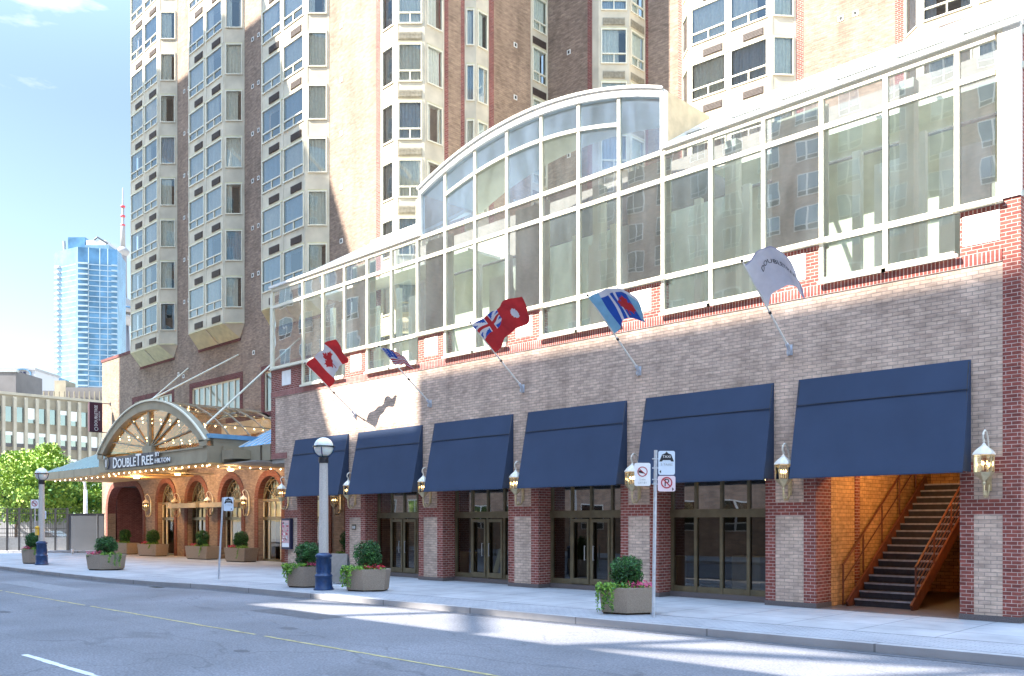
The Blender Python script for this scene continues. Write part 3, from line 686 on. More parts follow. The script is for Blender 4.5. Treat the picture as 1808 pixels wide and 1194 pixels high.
# ================================================================ PODIUM (glass fronted block)
PD = thing('hotel_front_block', 'long brick street block with a curved glass gable above six ground openings', 'building', (-20, 24, 0), world=True)
XL, XR = -35.3, -5.55
PC = [-10.65-4.575*k for k in range(6)]; PH = .665; PDY = .8
mb = MB()
TZ = 7.5
mb.box(XL+.34, XR-.34, FY, FY+.8, 4.8, TZ, 'brick_tan')
mb.box(-34.2, XR-.34, FY, FY+.8, 3.35, 4.8, 'brick_tan')
mb.box(XR-.34, XR-.001, FY-.012, FY+.8, .12, 12.2, 'brick_red')
mb.box(XR-.3, XR+.0, FY+.8, 34, 0, 12.2, 'brick_tan')
mb.box(XL, XL+.34, FY-.012, FY+.8, 4.8, 7.75, 'brick_red')
mb.box(XL, XL+.3, FY+.8, AY, 4.8, 7.75, 'brick_tan')
# behind the masonry
mb.build('wall', PD)
mb = MB()
mb.box(XL, XR-.35, FY-.02, FY-.001, TZ-.0, TZ+.25, 'brick_soldier'); mb.box(XL+.34, XR-.35, FY, FY+.5, TZ, TZ+.25, 'brick_soldier')
mb.box(XL-.0, -34.0, FY-.02, FY-.002, 4.8, 5.06, 'brick_soldier')
mb.box(-6.4+.0, XR-.34, FY-.014, FY-.002, 3.1, 3.45, 'brick_red')
mb.build('brick_band', PD)
# piers with red quoins, tan face and a red band
def pier(xa, xb, quoin_l=.27, quoin_r=.31, name='pier'):
    mb = MB()
    mb.box(xa+.3, xb-.3, FY+.02, FY+PDY-.002, .12, 3.35, 'brick_red')
    mb.box(xa, xa+quoin_l, FY-.004, FY+PDY, .12, 3.349, 'brick_red'); mb.box(xb-quoin_r, xb, FY-.004, FY+PDY, .12, 3.349, 'brick_red')
    a, b = xa+quoin_l, xb-quoin_r
    mb.box(a, b, FY+.004, FY+.1, .12, 2.23, 'brick_tan'); mb.box(a, b, FY-.002, FY+.1, 2.232, 2.56, 'brick_red'); mb.box(a, b, FY+.004, FY+.1, 2.562, 3.349, 'brick_tan')
    mb.box(xa-.015, xb+.015, FY-.015, FY+PDY, 0, .12, 'granite')
    return mb.build(name, PD)
for c in PC: pier(c-PH, c+PH)
mb = MB(); mb.box(-6.73, -6.45, FY-.004, FY+PDY, .12, 3.349, 'brick_red'); mb.box(-6.45, XR-.34, FY+.002, FY+PDY, .12, 2.23, 'brick_tan'); mb.box(-6.45, XR-.34, FY-.004, FY+PDY, 2.232, 2.56, 'brick_red'); mb.box(-6.45, XR-.34, FY+.002, FY+PDY, 2.562, 3.349, 'brick_tan')
mb.box(-6.745, XR-.0, FY-.02, FY+PDY, 0, .12, 'granite'); mb.build('pier', PD)
# number plate
mb = MB(); mb.box(PC[4]-.2, PC[4]+.05, FY-.03, FY+.003, 1.75, 1.97, 'bronze'); text_mb(mb, '110', .15, lambda u, v, w: (PC[4]-.075+u, FY-.036-w, 1.8+v), 'sign_white', .01); mb.build('number_plate', PD)
# shopfronts
def shopfront(xa, xb, doors):
    mb = MB(); y = FY+.62; m = 'frame_olive'; 
    mb.box(xa, xb, y-.12, y+.2, 0, .14, 'granite')
    mb.box(xa, xb, y-.09, y+.07, 2.2, 2.42, m); mb.box(xa, xb, y-.05, y+.05, 3.2, 3.34, m)
    w = xb-xa; xs = [xa+.04, xa+w*.27, xa+w*.51, xa+w*.76, xb-.04] if doors else [xa+.04, xa+w*.25, xa+w*.5, xa+w*.75, xb-.04]
    for x in xs: mb.box(x-.045, x+.045, y-.06, y+.06, .14, 2.2, m); mb.box(x-.04, x+.04, y-.05, y+.05, 2.42, 3.2, m)
    mb.box(xa, xb, y-.04, y+.04, .14, .30, m); mb.quad((xa, y, .3), (xb, y, .3), (xb, y, 2.2), (xa, y, 2.2), 'glass_door'); mb.quad((xa, y, 2.42), (xb, y, 2.42), (xb, y, 3.2), (xa, y, 3.2), 'glass_mirror')
    o = mb.build('shopfront', PD)
    if doors:
        for i in (1, 2):
            a, b = xs[i]+.05, xs[i+1]-.05; md = MB()
            for q0, q1 in ((a, a+.07), (b-.07, b)): md.box(q0, q1, y-.1, y-.061, .18, 2.16, m)
            md.box(a+.07, b-.07, y-.1, y-.061, .18, .34, m); md.box(a+.07, b-.07, y-.1, y-.061, 2.06, 2.16, m)
            hx = b-.12 if i == 1 else a+.12; md.tube((hx, y-.15, .9), (hx, y-.15, 1.35), .018, 'metal_grey'); md.tube((hx, y-.15, .92), (hx, y-.1, .92), .012, 'metal_grey'); md.tube((hx, y-.15, 1.33), (hx, y-.1, 1.33), .012, 'metal_grey')
            md.build('door', o, loc=(0, 0, 0))
    return o
OP = [(PC[k+1]+PH, PC[k]-PH) for k in range(5)]   # openings right to left, after the stair
shopfront(*OP[0], False); shopfront(*OP[1], True); shopfront(*OP[2], True); shopfront(*OP[3], True)
# dark rooms behind, with a few fittings that catch light
mb = MB()
mb.box(-28.95, -10.3, FY+4.6, FY+4.7, 0, 3.4, 'room_dark'); mb.box(-29.3, -10.3, FY+.8, FY+4.6, 3.36, 3.4, 'interior_wall'); mb.box(-29.3, -10.3, FY+.83, FY+4.6, -.003, .0, 'room_dark')
mb.box(-29.58, -29.3, FY+PDY, AY, 0, 4.8, 'brick_tan')
for x, w, h, y in ((-13.6, .9, 1.1, 2.2), (-12.2, .7, .9, 3), (-17.5, 1.4, 1.0, 3.1), (-22.4, .8, 1.6, 2.7), (-26.5, 1.2, .9, 2.6)): mb.box(x, x+w, FY+y, FY+y+.5, 0, h, 'interior_wall')
mb.build('interior', PD)
mb = MB()
for x in (-12.9, -17.4, -22.1, -26.6):
    for q in (1.6, 3.0): mb.lathe([(.02, 0), (.09, .01), (.09, .05), (.02, .06)], 'lamp_glow', 10, (x, FY+q, 3.25))
mb.build('downlights', PD)
# stairwell
mb = MB(); X0, X1, Y0, Y1 = -9.99, -6.73, FY+PDY, FY+7.4
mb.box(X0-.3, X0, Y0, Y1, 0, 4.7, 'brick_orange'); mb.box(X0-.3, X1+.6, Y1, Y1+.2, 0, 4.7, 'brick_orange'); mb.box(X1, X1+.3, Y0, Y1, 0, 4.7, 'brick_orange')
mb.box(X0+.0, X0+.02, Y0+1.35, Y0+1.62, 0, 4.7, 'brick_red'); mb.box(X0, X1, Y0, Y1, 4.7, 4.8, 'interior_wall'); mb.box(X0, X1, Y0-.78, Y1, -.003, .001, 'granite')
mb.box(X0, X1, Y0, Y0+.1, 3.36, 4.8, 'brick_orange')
mb.box(-8.1, -7.0, Y0+4.6, Y0+4.7, 0, 2.9, 'room_dark'); mb.box(-8.75, X1-.01, Y1-.06, Y1-.01, 2.6, 4.69, 'room_dark'); mb.box(X0+.2, X1-.01, Y1-2.4, Y1-.07, 4.55, 4.69, 'room_dark')  # dark panels added for the darkness at the stair top
mb.build('stairwell', PD)
ST = thing('staircase', 'dark steel staircase with rust red rails inside the orange brick stairwell', 'staircase', (-8.9, Y0+.5, 0))
xs0, xs1 = -.72, .72; NS = 17; RI, GO = .185, .285
mb = MB()
for i in range(NS):
    mb.box(xs0, xs1, GO*i, GO*i+.28, RI*(i+1)-.03, RI*(i+1), 'tread'); mb.box(xs0, xs1, GO*i+.02, GO*i+.035, RI*i+.001, RI*(i+1)-.031, 'tread'); mb.box(xs0, xs1, GO*i-.012, GO*i-.001, RI*(i+1)-.04, RI*(i+1)+.004, 'tread_edge')
mb.build('treads', ST)
for x in (xs0-.05, xs1+.05):
    mb = MB(); mb.bar((x, -.25, .0), (x, GO*NS, RI*NS+.12), .05, .30, 'rust_red'); mb.build('stringer', ST)
    if x < 0: x -= .22
    mb = MB(); a = (x, -.05, 1.0); b = (x, GO*NS, RI*NS+1.1); mb.tube(a, b, .028, 'rust_red'); mb.tube((x, -.05, .55), (x, GO*NS, RI*NS+.6), .016, 'rust_red')
    for k in range(5): t = k*4.1; mb.tube((x, GO*t-.03, RI*t+.0), (x, GO*t-.03, RI*t+1.0), .024, 'rust_red')
    if x > 0:
        for q in (.25, .4, .7, .85): mb.tube((x, -.05, q), (x, GO*NS, RI*NS+q+.08), .008, 'rust_red')
    mb.build('handrail', ST)
pl = bpy.data.lights.new('stair_lamp', 'POINT'); pl.energy = 34; pl.color = (1, .62, .25); pl.shadow_soft_size = .12
po = bpy.data.objects.new('stair_lamp', pl); COL.objects.link(po); po.location = (-7.5, FY+1.9, 4.0)
SL = thing('ceiling_lamp', 'small glowing ceiling lamp over the stairs in the orange brick stairwell', 'lamp', (-7.5, FY+1.9, 4.7))
mb = MB(); mb.lathe([(.1, -.03), (.12, -.005)], 'metal_dark', 12); mb.build('base', SL)
mb = MB(); mb.sphere((0, 0, -.12), .09, 'lamp_glow', 12); mb.build('bulb', SL)

# --- upper glazing
MU = [-6.78-1.525*k for k in range(18)]      # mullion lines
SILLH, SILLL, TR0, TR1, TOPZ = 8.78, 7.86, 11.47, 12.2, 12.24
mbf = None
def arcz(x):     # outer line of the curved gable
    R = 14.2; xm = -19.63; return 14.95-R+sqrt(max(0, R*R-(x-xm)**2))
def isback(x0, x1):
    xm = (x0+x1)/2; k = int(round((MU[0]-xm-.76)/1.525)); return k
low = {0, 1, 3, 4, 6, 7, 9, 10, 12, 13, 15, 16}
FW = .05
def member(mb, x0, x1, z0, z1): mb.box(x0, x1, FY-.055, FY+.06, z0, z1, 'frame_cream')
def glazing(xl, xr, k):
    mb = MB(); gb = MB(); lowp = k in low
    inv = -24.9 < (xl+xr)/2 < -14.3
    z0 = SILLL if lowp else SILLH
    fr = 'frame_cream' if k < 17 else 'panel'
    member(mb, xl-FW, xl+FW, z0-.08, 12.3 if not inv else arcz(xl)-.2)
    member(mb, xl+FW, xr-FW, TR0-.06, TR0+.06); member(mb, xl+FW, xr-FW, TOPZ-.06 if inv else TOPZ-.09, TOPZ+.06)
    member(mb, xl+FW, xr-FW, SILLH-.07, SILLH+.07)
    if lowp: member(mb, xl+FW, xr-FW, SILLL-.1, SILLL+.03); mb.box(xl-FW, xr+FW, FY-.16, FY-.091, SILLL-.14, SILLL-.06, 'frame_cream')
    else: mb.box(xl-FW-.05, xr+FW+.05, FY-.15, FY-.091, SILLH-.07, SILLH-.0, 'frame_cream')
    g = 'glass_atrium' if lowp else 'glass_mirror'
    y = FY
    def pane(a, b, c, d, g): gb.quad((a, y, c), (b, y, c), (b, y, d), (a, y, d), g)
    if lowp: pane(xl+FW, xr-FW, SILLL+.03, SILLH-.07, 'glass_atrium')
    pane(xl+FW, xr-FW, SILLH+.07, TR0-.06, g); pane(xl+FW, xr-FW, TR0+.06, TOPZ-.06, 'glass_mirror')
    if inv:
        # panes of the curved gable: main pane to the inner arc, narrow pane to the outer one
        side = k in (5, 11)
        n = 5
        if not side:
            for i in range(n):
                a = xl+(xr-xl)*i/n; b = xl+(xr-xl)*(i+1)/n; za, zb_ = arcz(a)-1.0, arcz(b)-1.0
                a2, b2_ = max(a, xl+FW), min(b, xr-FW)
                gb.face([(a2, y, TOPZ+.06), (b2_, y, TOPZ+.06), (b2_, y, zb_-.04), (a2, y, za-.04)], 'glass_atrium' if k % 2 else 'glass_vault')
                mb.bar((a, y, za), (b, y, zb_), .16, .1, 'frame_cream', up=(0, 0, 1))
                gb.face([(a2, y, za+.05), (b2_, y, zb_+.05), (b2_, y, arcz(b)-.2), (a2, y, arcz(a)-.2)], 'glass_vault')
        else:
            for i in range(n):
                a = xl+(xr-xl)*i/n; b = xl+(xr-xl)*(i+1)/n
                gb.face([(a, y, TOPZ+.06), (b, y, TOPZ+.06), (b, y, arcz(b)-.2), (a, y, arcz(a)-.2)], 'glass_vault')
    o = mb.build('window', PD); gb.build('pane', o, loc=(0, 0, 0))
for k in range(17): glazing(MU[k+1], MU[k], k)
glazing(XL+.15, MU[17], 17)
glazing(MU[0], -5.98, -1)
mb = MB(); member(mb, XL-.02, XL+.1, SILLH-.08, 12.1); mb.build('side_post', PD)
mb = MB(); member(mb, -5.98, -5.88, SILLH-.08, 12.3); mb.box(-5.88, XR, FY-.05, FY+.1, 8.78, 12.3, 'frame_white')
mb.box(XL-.1, XR+.05, FY-.16, FY+.2, 12.30, 12.42, 'frame_cream') if False else None
mb.build('side_post', PD)
for a, b in ((XL, -24.95), (-14.35, XR+.02)): mb = MB(); mb.box(a, b, FY-.14, FY+.1, 12.3, 12.40, 'frame_white'); mb.build('cornice', PD)
# sloped glass roof beside the gable
for a, b in ((-31.0, -24.95), (-14.35, XR)):
    mb = MB(); n = int((b-a)/1.525+.5)
    for i in range(n+1):
        x = a+(b-a)*i/n; mb.bar((x, FY+.05, 12.45), (x, FY+2.3, 13.85), .1, .1, 'frame_white')
    mb.face([(a, FY+.05, 12.42), (b, FY+.05, 12.42), (b, FY+2.3, 13.80), (a, FY+2.3, 13.80)], 'glass_mirror')
    mb.bar((a, FY+1.0, 13.05), (b, FY+1.0, 13.05), .1, .08, 'frame_white'); mb.box(a, b, FY+2.2, FY+2.5, 13.72, 13.98, 'frame_white')
    if a < -30: mb.bar((-31.0, FY+2.3, 13.85), (-32.2, FY+.05, 12.45), .1, .1, 'frame_white'); mb.face([(-32.2, FY+.05, 12.42), (-31, FY+.05, 12.42), (-31, FY+2.3, 13.8)], 'glass_mirror')
    mb.build('glass_roof', PD)
# right return: glazing seen end on
mb = MB()
for y in (21.5, 23, 24.5, 26): mb.box(XR-.02, XR+.06, y-.06, y+.06, 8.85, 12.2, 'frame_cream')
for z in (8.85, 11.5, 12.2): mb.box(XR-.015, XR+.05, FY+.1, 26, z-.06, z+.06, 'frame_cream')
mb.box(XR-.01, XR+.01, FY+.82, 26, 8.85, 12.2, 'glass_mirror')
mb.build('side_window', PD)
# gable: vault shell with a stucco cheek and a cream rim
mb = MB(); n = 24; xa, xb = -24.92, -14.35; pts = [(xa+(xb-xa)*i/n, arcz(xa+(xb-xa)*i/n)) for i in range(n+1)]
for (ax, az), (bx, bz) in zip(pts, pts[1:]):
    mb.quad((ax, FY+.09, az), (ax, FY+2.9, az), (bx, FY+2.9, bz), (bx, FY+.09, bz), 'stucco')
    mb.quad((ax, FY+.09, az-.12), (bx, FY+.09, bz-.12), (bx, FY+2.9, bz-.12), (ax, FY+2.9, az-.12), 'interior_panel')
mb.quad((xb, FY+.09, 12.3), (xb, FY+2.4, 13.85), (xb, FY+2.9, arcz(xb)), (xb, FY+.09, arcz(xb)), 'stucco')
mb.quad((xa, FY+.09, 12.3), (xa, FY+2.4, 13.85), (xa, FY+2.9, arcz(xa)), (xa, FY+.09, arcz(xa)), 'stucco')
mb.build('gable_roof', PD)
mb = MB()
for (ax, az), (bx, bz) in zip(pts, pts[1:]):
    for (o0, o1, y0) in ((-.22, .02, FY-.12),):
        mb.quad((ax, y0, az+o0), (bx, y0, bz+o0), (bx, y0, bz+o1), (ax, y0, az+o1), 'frame_white')
        mb.quad((ax, y0, az+o1), (bx, y0, bz+o1), (bx, FY+.3, bz+o1), (ax, FY+.3, az+o1), 'frame_white')
        mb.quad((ax, y0, az+o0), (ax, FY+.09, az+o0), (bx, FY+.09, bz+o0), (bx, y0, bz+o0), 'frame_white')
    mb.bar((ax, FY-.15, az+.03), (bx, FY-.15, bz+.03), .07, .07, 'frame_white')
mb.box(xb-.1, xb+.02, FY-.1, FY+.1, 12.3, arcz(xb), 'frame_white'); mb.box(xa-.02, xa+.1, FY-.1, FY+.1, 12.3, arcz(xa), 'frame_white')
mb.build('gable_rim', PD)
# brick blocks under the high sills, each with a pale stone square
def block(xa, xb):
    mb = MB(); mb.box(xa, xb, FY-.015, FY+.3, 7.752, SILLH-.08, 'brick_red'); o = mb.build('brick_block', PD)
    mp_ = MB(); xm = (xa+xb)/2; mp_.box(xm-.36, xm+.36, FY-.028, FY-.0151, 7.95, 8.58, 'white_stone'); mp_.build('stone_panel', o, loc=(0, 0, 0))
    mt = MB(); mt.box(xa, xb, FY-.026, FY-.0155, 8.60, SILLH-.082, 'brick_soldier'); mt.build('brick_cap', o, loc=(0, 0, 0))
block(MU[0]+.06, XR-.34)
for k in (2, 5, 8, 11, 14): block(MU[k+1]+.03, MU[k]-.03)
block(XL+.02, MU[17]-.03)
# interior of the glazed storey: pale partitions, columns and drapes
mb = MB()
mb.box(XL+.3, XR-.4, FY+4.0, FY+4.1, 7.7, 12.2, 'interior_wall'); mb.box(XL+.3, XR-.4, FY+.1, FY+4, 7.6, 7.74, 'interior_wall')
mb.box(XL+.3, -24.95, FY+2.3, FY+4, 12.3, 12.4, 'interior_panel'); mb.box(-14.3, XR-.4, FY+2.3, FY+4, 12.3, 12.4, 'interior_panel')
rr = random.Random(5)
for k in range(17):
    xl, xr = MU[k+1], MU[k]
    if k in low:
        mb.box(xl+.62, xr-.1+.3, FY+1.5, FY+1.6, 7.75, 10.7+.15*(k % 2), 'interior_panel')
        mb.box(xl+.2, xl+.42, FY+1.2, FY+1.35, 7.75, 11.2, 'interior_panel')
    else: mb.box(xl+.02, xr-.02, FY+.35, FY+.4, SILLH-.08, 12.2, 'interior_wall')
for k in (0, 3, 6): mb.box(MU[k+1]+.1, MU[k+1]+.42, FY+.5, FY+.8, 7.75, 12.2, 'interior_panel')
mb.build('interior', PD)
mb = MB(); mb.box(XL+.3, XR-.3, FY+4.1, 34, 12.3, 12.5, 'soffit_grey'); mb.build('flat_roof', PD)
mb = MB(); mb.box(XL+.1, XR-.3, AY-.05 if False else FY+4.1, FY+4.3, 12.5, 13.9, 'soffit_grey'); mb.build('parapet', PD)
mb = MB(); mb.box(XL+.05, -29.3, FY+.02, AY-.01, 4.62, 4.79, 'soffit_grey'); mb.build('porch_soffit', PD)
# ================================================================ AWNINGS
AWT, AWB, AWO = 5.53, 3.14, .52
def awning(w):
    a = thing('awning', '', 'awning', (0, 0, 0), group='blue awnings over the street openings')
    mb = MB(); h = w/2; T = AWT; 
    nx = 14
    def pt(u, v):   # u across, v down
        sag = .012*sin(pi*v)*sin(pi*u); y = -.03-(AWO-.03)*v-sag; return (-h+w*u, y, T-(T-AWB)*v)
    for i in range(nx):
        for j in range(10):
            mb.quad(pt(i/nx, (j+1)/10), pt((i+1)/nx, (j+1)/10), pt((i+1)/nx, j/10), pt(i/nx, j/10), 'awning', True)
    mb.quad(pt(0, 0), pt(1, 0), (h, -.001, T), (-h, -.001, T), 'awning')
    mb.build('cover', a)
    for s in (-1, 1):
        mb = MB(); x = s*h; f = [(x, -.001, T-.004), (x, -.03, T-.004), (x, -AWO, AWB), (x, -.001, AWB)]
        mb.face(f if s > 0 else f[::-1], 'awning'); mb.tube((x-s*.03, -.03, T-.05), (x-s*.03, -AWO+.03, AWB+.02), .018, 'metal_dark', n=6); mb.build('side_panel', a)
    mb = MB(); mb.box(-h, h, -AWO-.012, -AWO+.02, AWB-.03, AWB-.001, 'awning'); mb.tube((-h+.03, -AWO+.06, AWB+.01), (h-.03, -AWO+.06, AWB+.01), .02, 'metal_dark'); mb.build('hem', a)
    mb = MB(); v = .27; mb.bar(Vector((-h+.01, pt(.5, v)[1]-.012, pt(0, v)[2])), Vector((h-.01, pt(.5, v)[1]-.012, pt(0, v)[2])), .02, .010, 'metal_dark'); mb.build('seam', a)
    return a
aw = awning(3.9)
AWL = ['widest blue awning, over the orange stairwell at the right end', 'blue awning behind the parking signs, over the plain four panel shopfront',
       'third blue awning from the stairwell, over the doors behind the lone planter', 'fourth blue awning from the stairwell, over the doors with the lit transom',
       'blue awning over the shopfront door beside the number plate', 'narrowest blue awning in the picture, behind the globe of the street lamp']
for i in range(6):
    c = -8.455-4.575*i
    a = aw if i == 0 else copy_tree(aw)
    a.location = (c, FY-.002, 0); a['label'] = AWL[i]

# ================================================================ WALL LANTERNS
def lantern():
    a = thing('wall_lantern', '', 'lantern', (0, 0, 0), group='brass wall lanterns on the brick piers')
    mb = MB(); mb.box(-.05, .05, -.02, 0, -.55, .35, 'brass')
    # scroll arm over the top and foot under the body
    P = [(0, -.02, .22), (0, -.05, .42), (0, -.10, .58), (0, -.18, .68), (0, -.27, .70), (0, -.34, .66), (0, -.38, .59), (0, -.37, .52), (0, -.33, .49)]
    mb.path(P, .02, 'lantern_white'); mb.tube((0, -.33, .52), (0, -.33, .44), .016, 'lantern_white')
    mb.path([(0, -.02, -.42), (0, -.06, -.6), (0, -.13, -.68), (0, -.2, -.63), (0, -.22, -.55)], .022, 'brass')
    mb.path([(0, -.33, -.40), (0, -.33, -.56), (0, -.31, -.64), (0, -.26, -.68), (0, -.2, -.64)], .026, 'brass')
    mb.build('bracket', a)
    mb = MB(); c = (0, -.33, 0)
    mb.lathe([(.012, .50), (.028, .47), (.014, .44), (.035, .41), (.05, .38), (.10, .34), (.17, .28), (.215, .22), (.225, .19), (.19, .185)][::-1], 'lantern_white', 6, c, False, rot=pi/6); mb.build('roof', a)
    mb = MB(); mb.lathe([(.03, -.44), (.045, -.40), (.025, -.36), (.08, -.31), (.15, -.24), (.19, -.19), (.205, -.17)], 'brass', 6, c, False, rot=pi/6)
    for i in range(6):
        t = pi/3*i+pi/6; mb.tube((c[0]+.19*cos(t), c[1]+.19*sin(t), -.17), (c[0]+.195*cos(t), c[1]+.195*sin(t), .19), .011, 'brass', n=5)
    mb.build('cage', a)
    mb = MB(); mb.lathe([(.175, -.17), (.182, .185)], 'glass_lantern', 6, c, False, rot=pi/6); mb.build('glass', a)
    mb = MB()
    for i in range(3): t = 2*pi*i/3; mb.tube((c[0]+.06*cos(t), c[1]+.06*sin(t), -.13), (c[0]+.06*cos(t), c[1]+.06*sin(t), -.02), .014, 'sign_white', n=6); mb.lathe([(.004, 0), (.022, .025), (.018, .05), (.003, .085)], 'lamp_glow', 8, (c[0]+.06*cos(t), c[1]+.06*sin(t), -.02))
    mb.build('candle_bulbs', a)
    return a
ln = lantern()
LL = [(-6.15, 'largest brass lantern, on the right end pier beside the stairwell'), (PC[0], 'brass lantern on the pier left of the stairwell awning'), (PC[1], 'brass lantern just left of the parking signs'),
      (PC[2], 'brass lantern between the third and fourth awnings from the stairwell'), (PC[3], 'brass lantern between the two awnings over double doors at the middle left'),
      (PC[4], 'brass lantern above the number plate'), (PC[5]-.35, 'brass lantern above the framed poster, at the left corner pier')]
for i, (x, lb) in enumerate(LL):
    a = ln if i == 0 else copy_tree(ln); a.location = (x, FY-.003, 3.28); a['label'] = lb
AL = ['left of the first arch, beside the dark driveway opening', 'between the first and second arches', 'between the second and third arches', 'between the third and fourth arches', 'inside the open porch, past the fourth arch']
for i, x in enumerate([-55.8, -51.65, -47.5, -43.4, -34.9]):
    a = copy_tree(ln); a.location = (x, AY-.055, 3.05); a['label'] = 'gold lantern on the arcade wall, '+AL[i]; a['group'] = 'gold lanterns on the arcade wall'

# ================================================================ FLAGS
def flag(label, X, Zb, paint, hoist, fly, hang, seed, up=0.0, extra=None, tip=(0, -2.25, 1.72), start=.04, fdir=(1, -.05, .25)):
    r = thing('flagpole', label, 'flag', (X, FY-.004, Zb), group='flagpoles slanting from the brick wall')
    T = Vector(tip); d = T.normalized()
    mb = MB(); mb.tube((0, 0, 0), T, .026, 'frame_white', r2=.016); mb.sphere(T, .035, 'metal_dark', 8); mb.tube(d*1.2, d*1.27, .036, 'metal_dark'); mb.build('pole', r)
    mb = MB(); mb.box(-.07, .07, -.02, 0, -.14, .12, 'metal_galv'); mb.tube((0, -.015, -.02), d*.2, .045, 'metal_galv'); mb.box(-.03, .03, -.12, -.02, -.12, -.02, 'metal_galv'); mb.build('bracket', r)
    NU, NV = 66, 34; mb = MB(); rn = random.Random(seed); ph = rn.uniform(0, 6)
    fd = Vector(fdir).normalized(); out = Vector((0, -1, .1)).normalized()
    def pt(u, v):
        base = T*(1-start)-d*hoist*v
        dip = -hang*(u**1.6)
        p = base+fd*fly*u+Vector((0, 0, dip+up*sin(pi*u)))
        p += out*(.10*u**.5*sin(u*9+v*2.2+ph)+.045*sin(u*17-v*5+ph))+Vector((0, 0, .05*u*sin(v*5+u*7+ph)))+fd*(-.12*v*u)
        p -= d*(-hoist*.35*u*v)
        return p
    for i in range(NU):
        for j in range(NV):
            u0, u1, v0, v1 = i/NU, (i+1)/NU, j/NV, (j+1)/NV
            mb.quad(pt(u0, v0), pt(u1, v0), pt(u1, v1), pt(u0, v1), paint((u0+u1)/2, (v0+v1)/2), True)
    if extra: extra(mb, pt)
    o = mb.build('flag', r)
    bm = bmesh.new(); bm.from_mesh(o.data); bmesh.ops.remove_doubles(bm, verts=bm.verts, dist=.0005); bm.to_mesh(o.data); bm.free()
    return r
LEAF = [(0, .5), (.09, .33), (.2, .38), (.16, .12), (.3, .26), (.34, .18), (.5, .2), (.44, .05), (.5, 0), (.26, -.2), (.29, -.3), (.03, -.26), (.03, -.5), (-.03, -.5), (-.03, -.26), (-.29, -.3), (-.26, -.2), (-.5, 0), (-.44, .05), (-.5, .2), (-.34, .18), (-.3, .26), (-.16, .12), (-.2, .38), (-.09, .33)]
def inpoly(x, y, P):
    c = False; j = len(P)-1
    for i in range(len(P)):
        if (P[i][1] > y) != (P[j][1] > y) and x < (P[j][0]-P[i][0])*(y-P[i][1])/(P[j][1]-P[i][1])+P[i][0]: c = not c
        j = i
    return c
def ca(u, v):
    if u < .25 or u > .75: return 'flag_red'
    return 'flag_red' if inpoly((u-.5)*2/.8, (.5-v)/.8, LEAF) else 'flag_white'
def us(u, v):
    if u < .4 and v < .54: return 'flag_white' if (int(u*30) % 3 == 0 and int(v*20) % 2 == 0) else 'flag_blue'
    return 'flag_red' if int(v*13) % 2 == 0 else 'flag_white'
def on(u, v):
    if u < .5 and v < .5:
        a, b = u*2, v*2
        if abs(a-.5) < .07 or abs(b-.5) < .1: return 'flag_red'
        if abs(a-.5) < .12 or abs(b-.5) < .18 or abs(a-b) < .1 or abs(a+b-1) < .1: return 'flag_white'
        return 'flag_blue'
    if (u-.75)**2*4+(v-.5)**2 < .02: return 'flag_white'
    return 'flag_red'
def to(u, v):
    if u < .16: return 'flag_light_blue'
    if inpoly((u-.62)*2.6, (.6-v)*1.6, LEAF): return 'flag_red'
    if (.30 < u < .36 or .46 < u < .52) and v > .15: return 'flag_white'
    if v < .14: return 'flag_white'
    return 'flag_blue' if u < .8 else 'flag_light_blue'
def wh(u, v): return 'flag_lilac' if (v < .04 or u > .96) else 'flag_white'
flag('red and white maple leaf flag on the slanting pole nearest the entrance canopy', PC[4], 6.26, ca, 1.25, 1.75, .1, 1, up=.1, fdir=(1, .1, .55))
flag('small stars and stripes flag on the second slanting pole from the entrance', PC[3], 6.26, us, .8, 1.15, .35, 2, fdir=(1, .1, -.05))
flag('red ensign flag in the middle of the five slanting poles', PC[2], 6.32, on, 1.15, 1.9, .05, 3, up=.1, fdir=(1, .1, .35))
flag('blue flag with white lines and a small red leaf on a slanting pole', PC[1]+.0, 6.33, to, 1.3, 1.35, .35, 4, up=.25, fdir=(1, .15, .1))
def tree_txt(mb, pt):
    def place(u, v, w):
        U = .18+v*.0+ (u/1.0); V = .42-v*1.0
        U = min(.98, max(.02, U)); V = min(.98, max(.02, V)); p = pt(U, V); a = pt(min(1, U+.01), V); b = pt(U, min(1, V+.01)); n_ = (a-p).cross(b-p).normalized()
        return p+n_*(.012 if n_.y < 0 else -.012)
    text_mb(mb, 'DOUBLETREE', .15, place, 'metal_dark', .0, 'LEFT', .78)
flag('white hotel flag with grey lettering, on the slanting pole farthest right', PC[0], 6.3, wh, 1.3, 1.25, .5, 5, up=.35, extra=tree_txt, fdir=(1, .1, .12))

# ================================================================ ENTRANCE CANOPY
CX0, CX1, CY = -51.1, -38.2, 18.75; CM = (CX0+CX1)/2; CR = (CX1-CX0)/2
CN = thing('entrance_canopy', 'beige entrance canopy with an arched glass vault, teal side roofs and lit bulbs', 'canopy', (CM, 21, 0), world=True)
mb = MB()
mb.box(CX0, CX1, CY, CY+.3, 4.75, 5.5, 'canopy_beige'); mb.box(CX0-.0, CX1, CY-.05, CY-.002, 4.75, 4.86, 'canopy_beige')
mb.box(CX0+.3, CX1-.3, CY-.06, CY-.003, 5.42, 5.5, 'canopy_beige')
mb.box(CM-.55, CM+.55, CY-.04, CY+.2, 5.5, 5.85, 'canopy_beige'); mb.lathe([(.5, -.1), (.5, .1)], 'canopy_beige', 20, (CM, CY+.06, 5.85)) if False else None
mb.build('front_fascia', CN)
mb = MB(); mb.box(CX0, CX0+.28, CY+.3, AY-.01, 4.75, 5.85, 'canopy_beige'); mb.build('side_beam', CN)
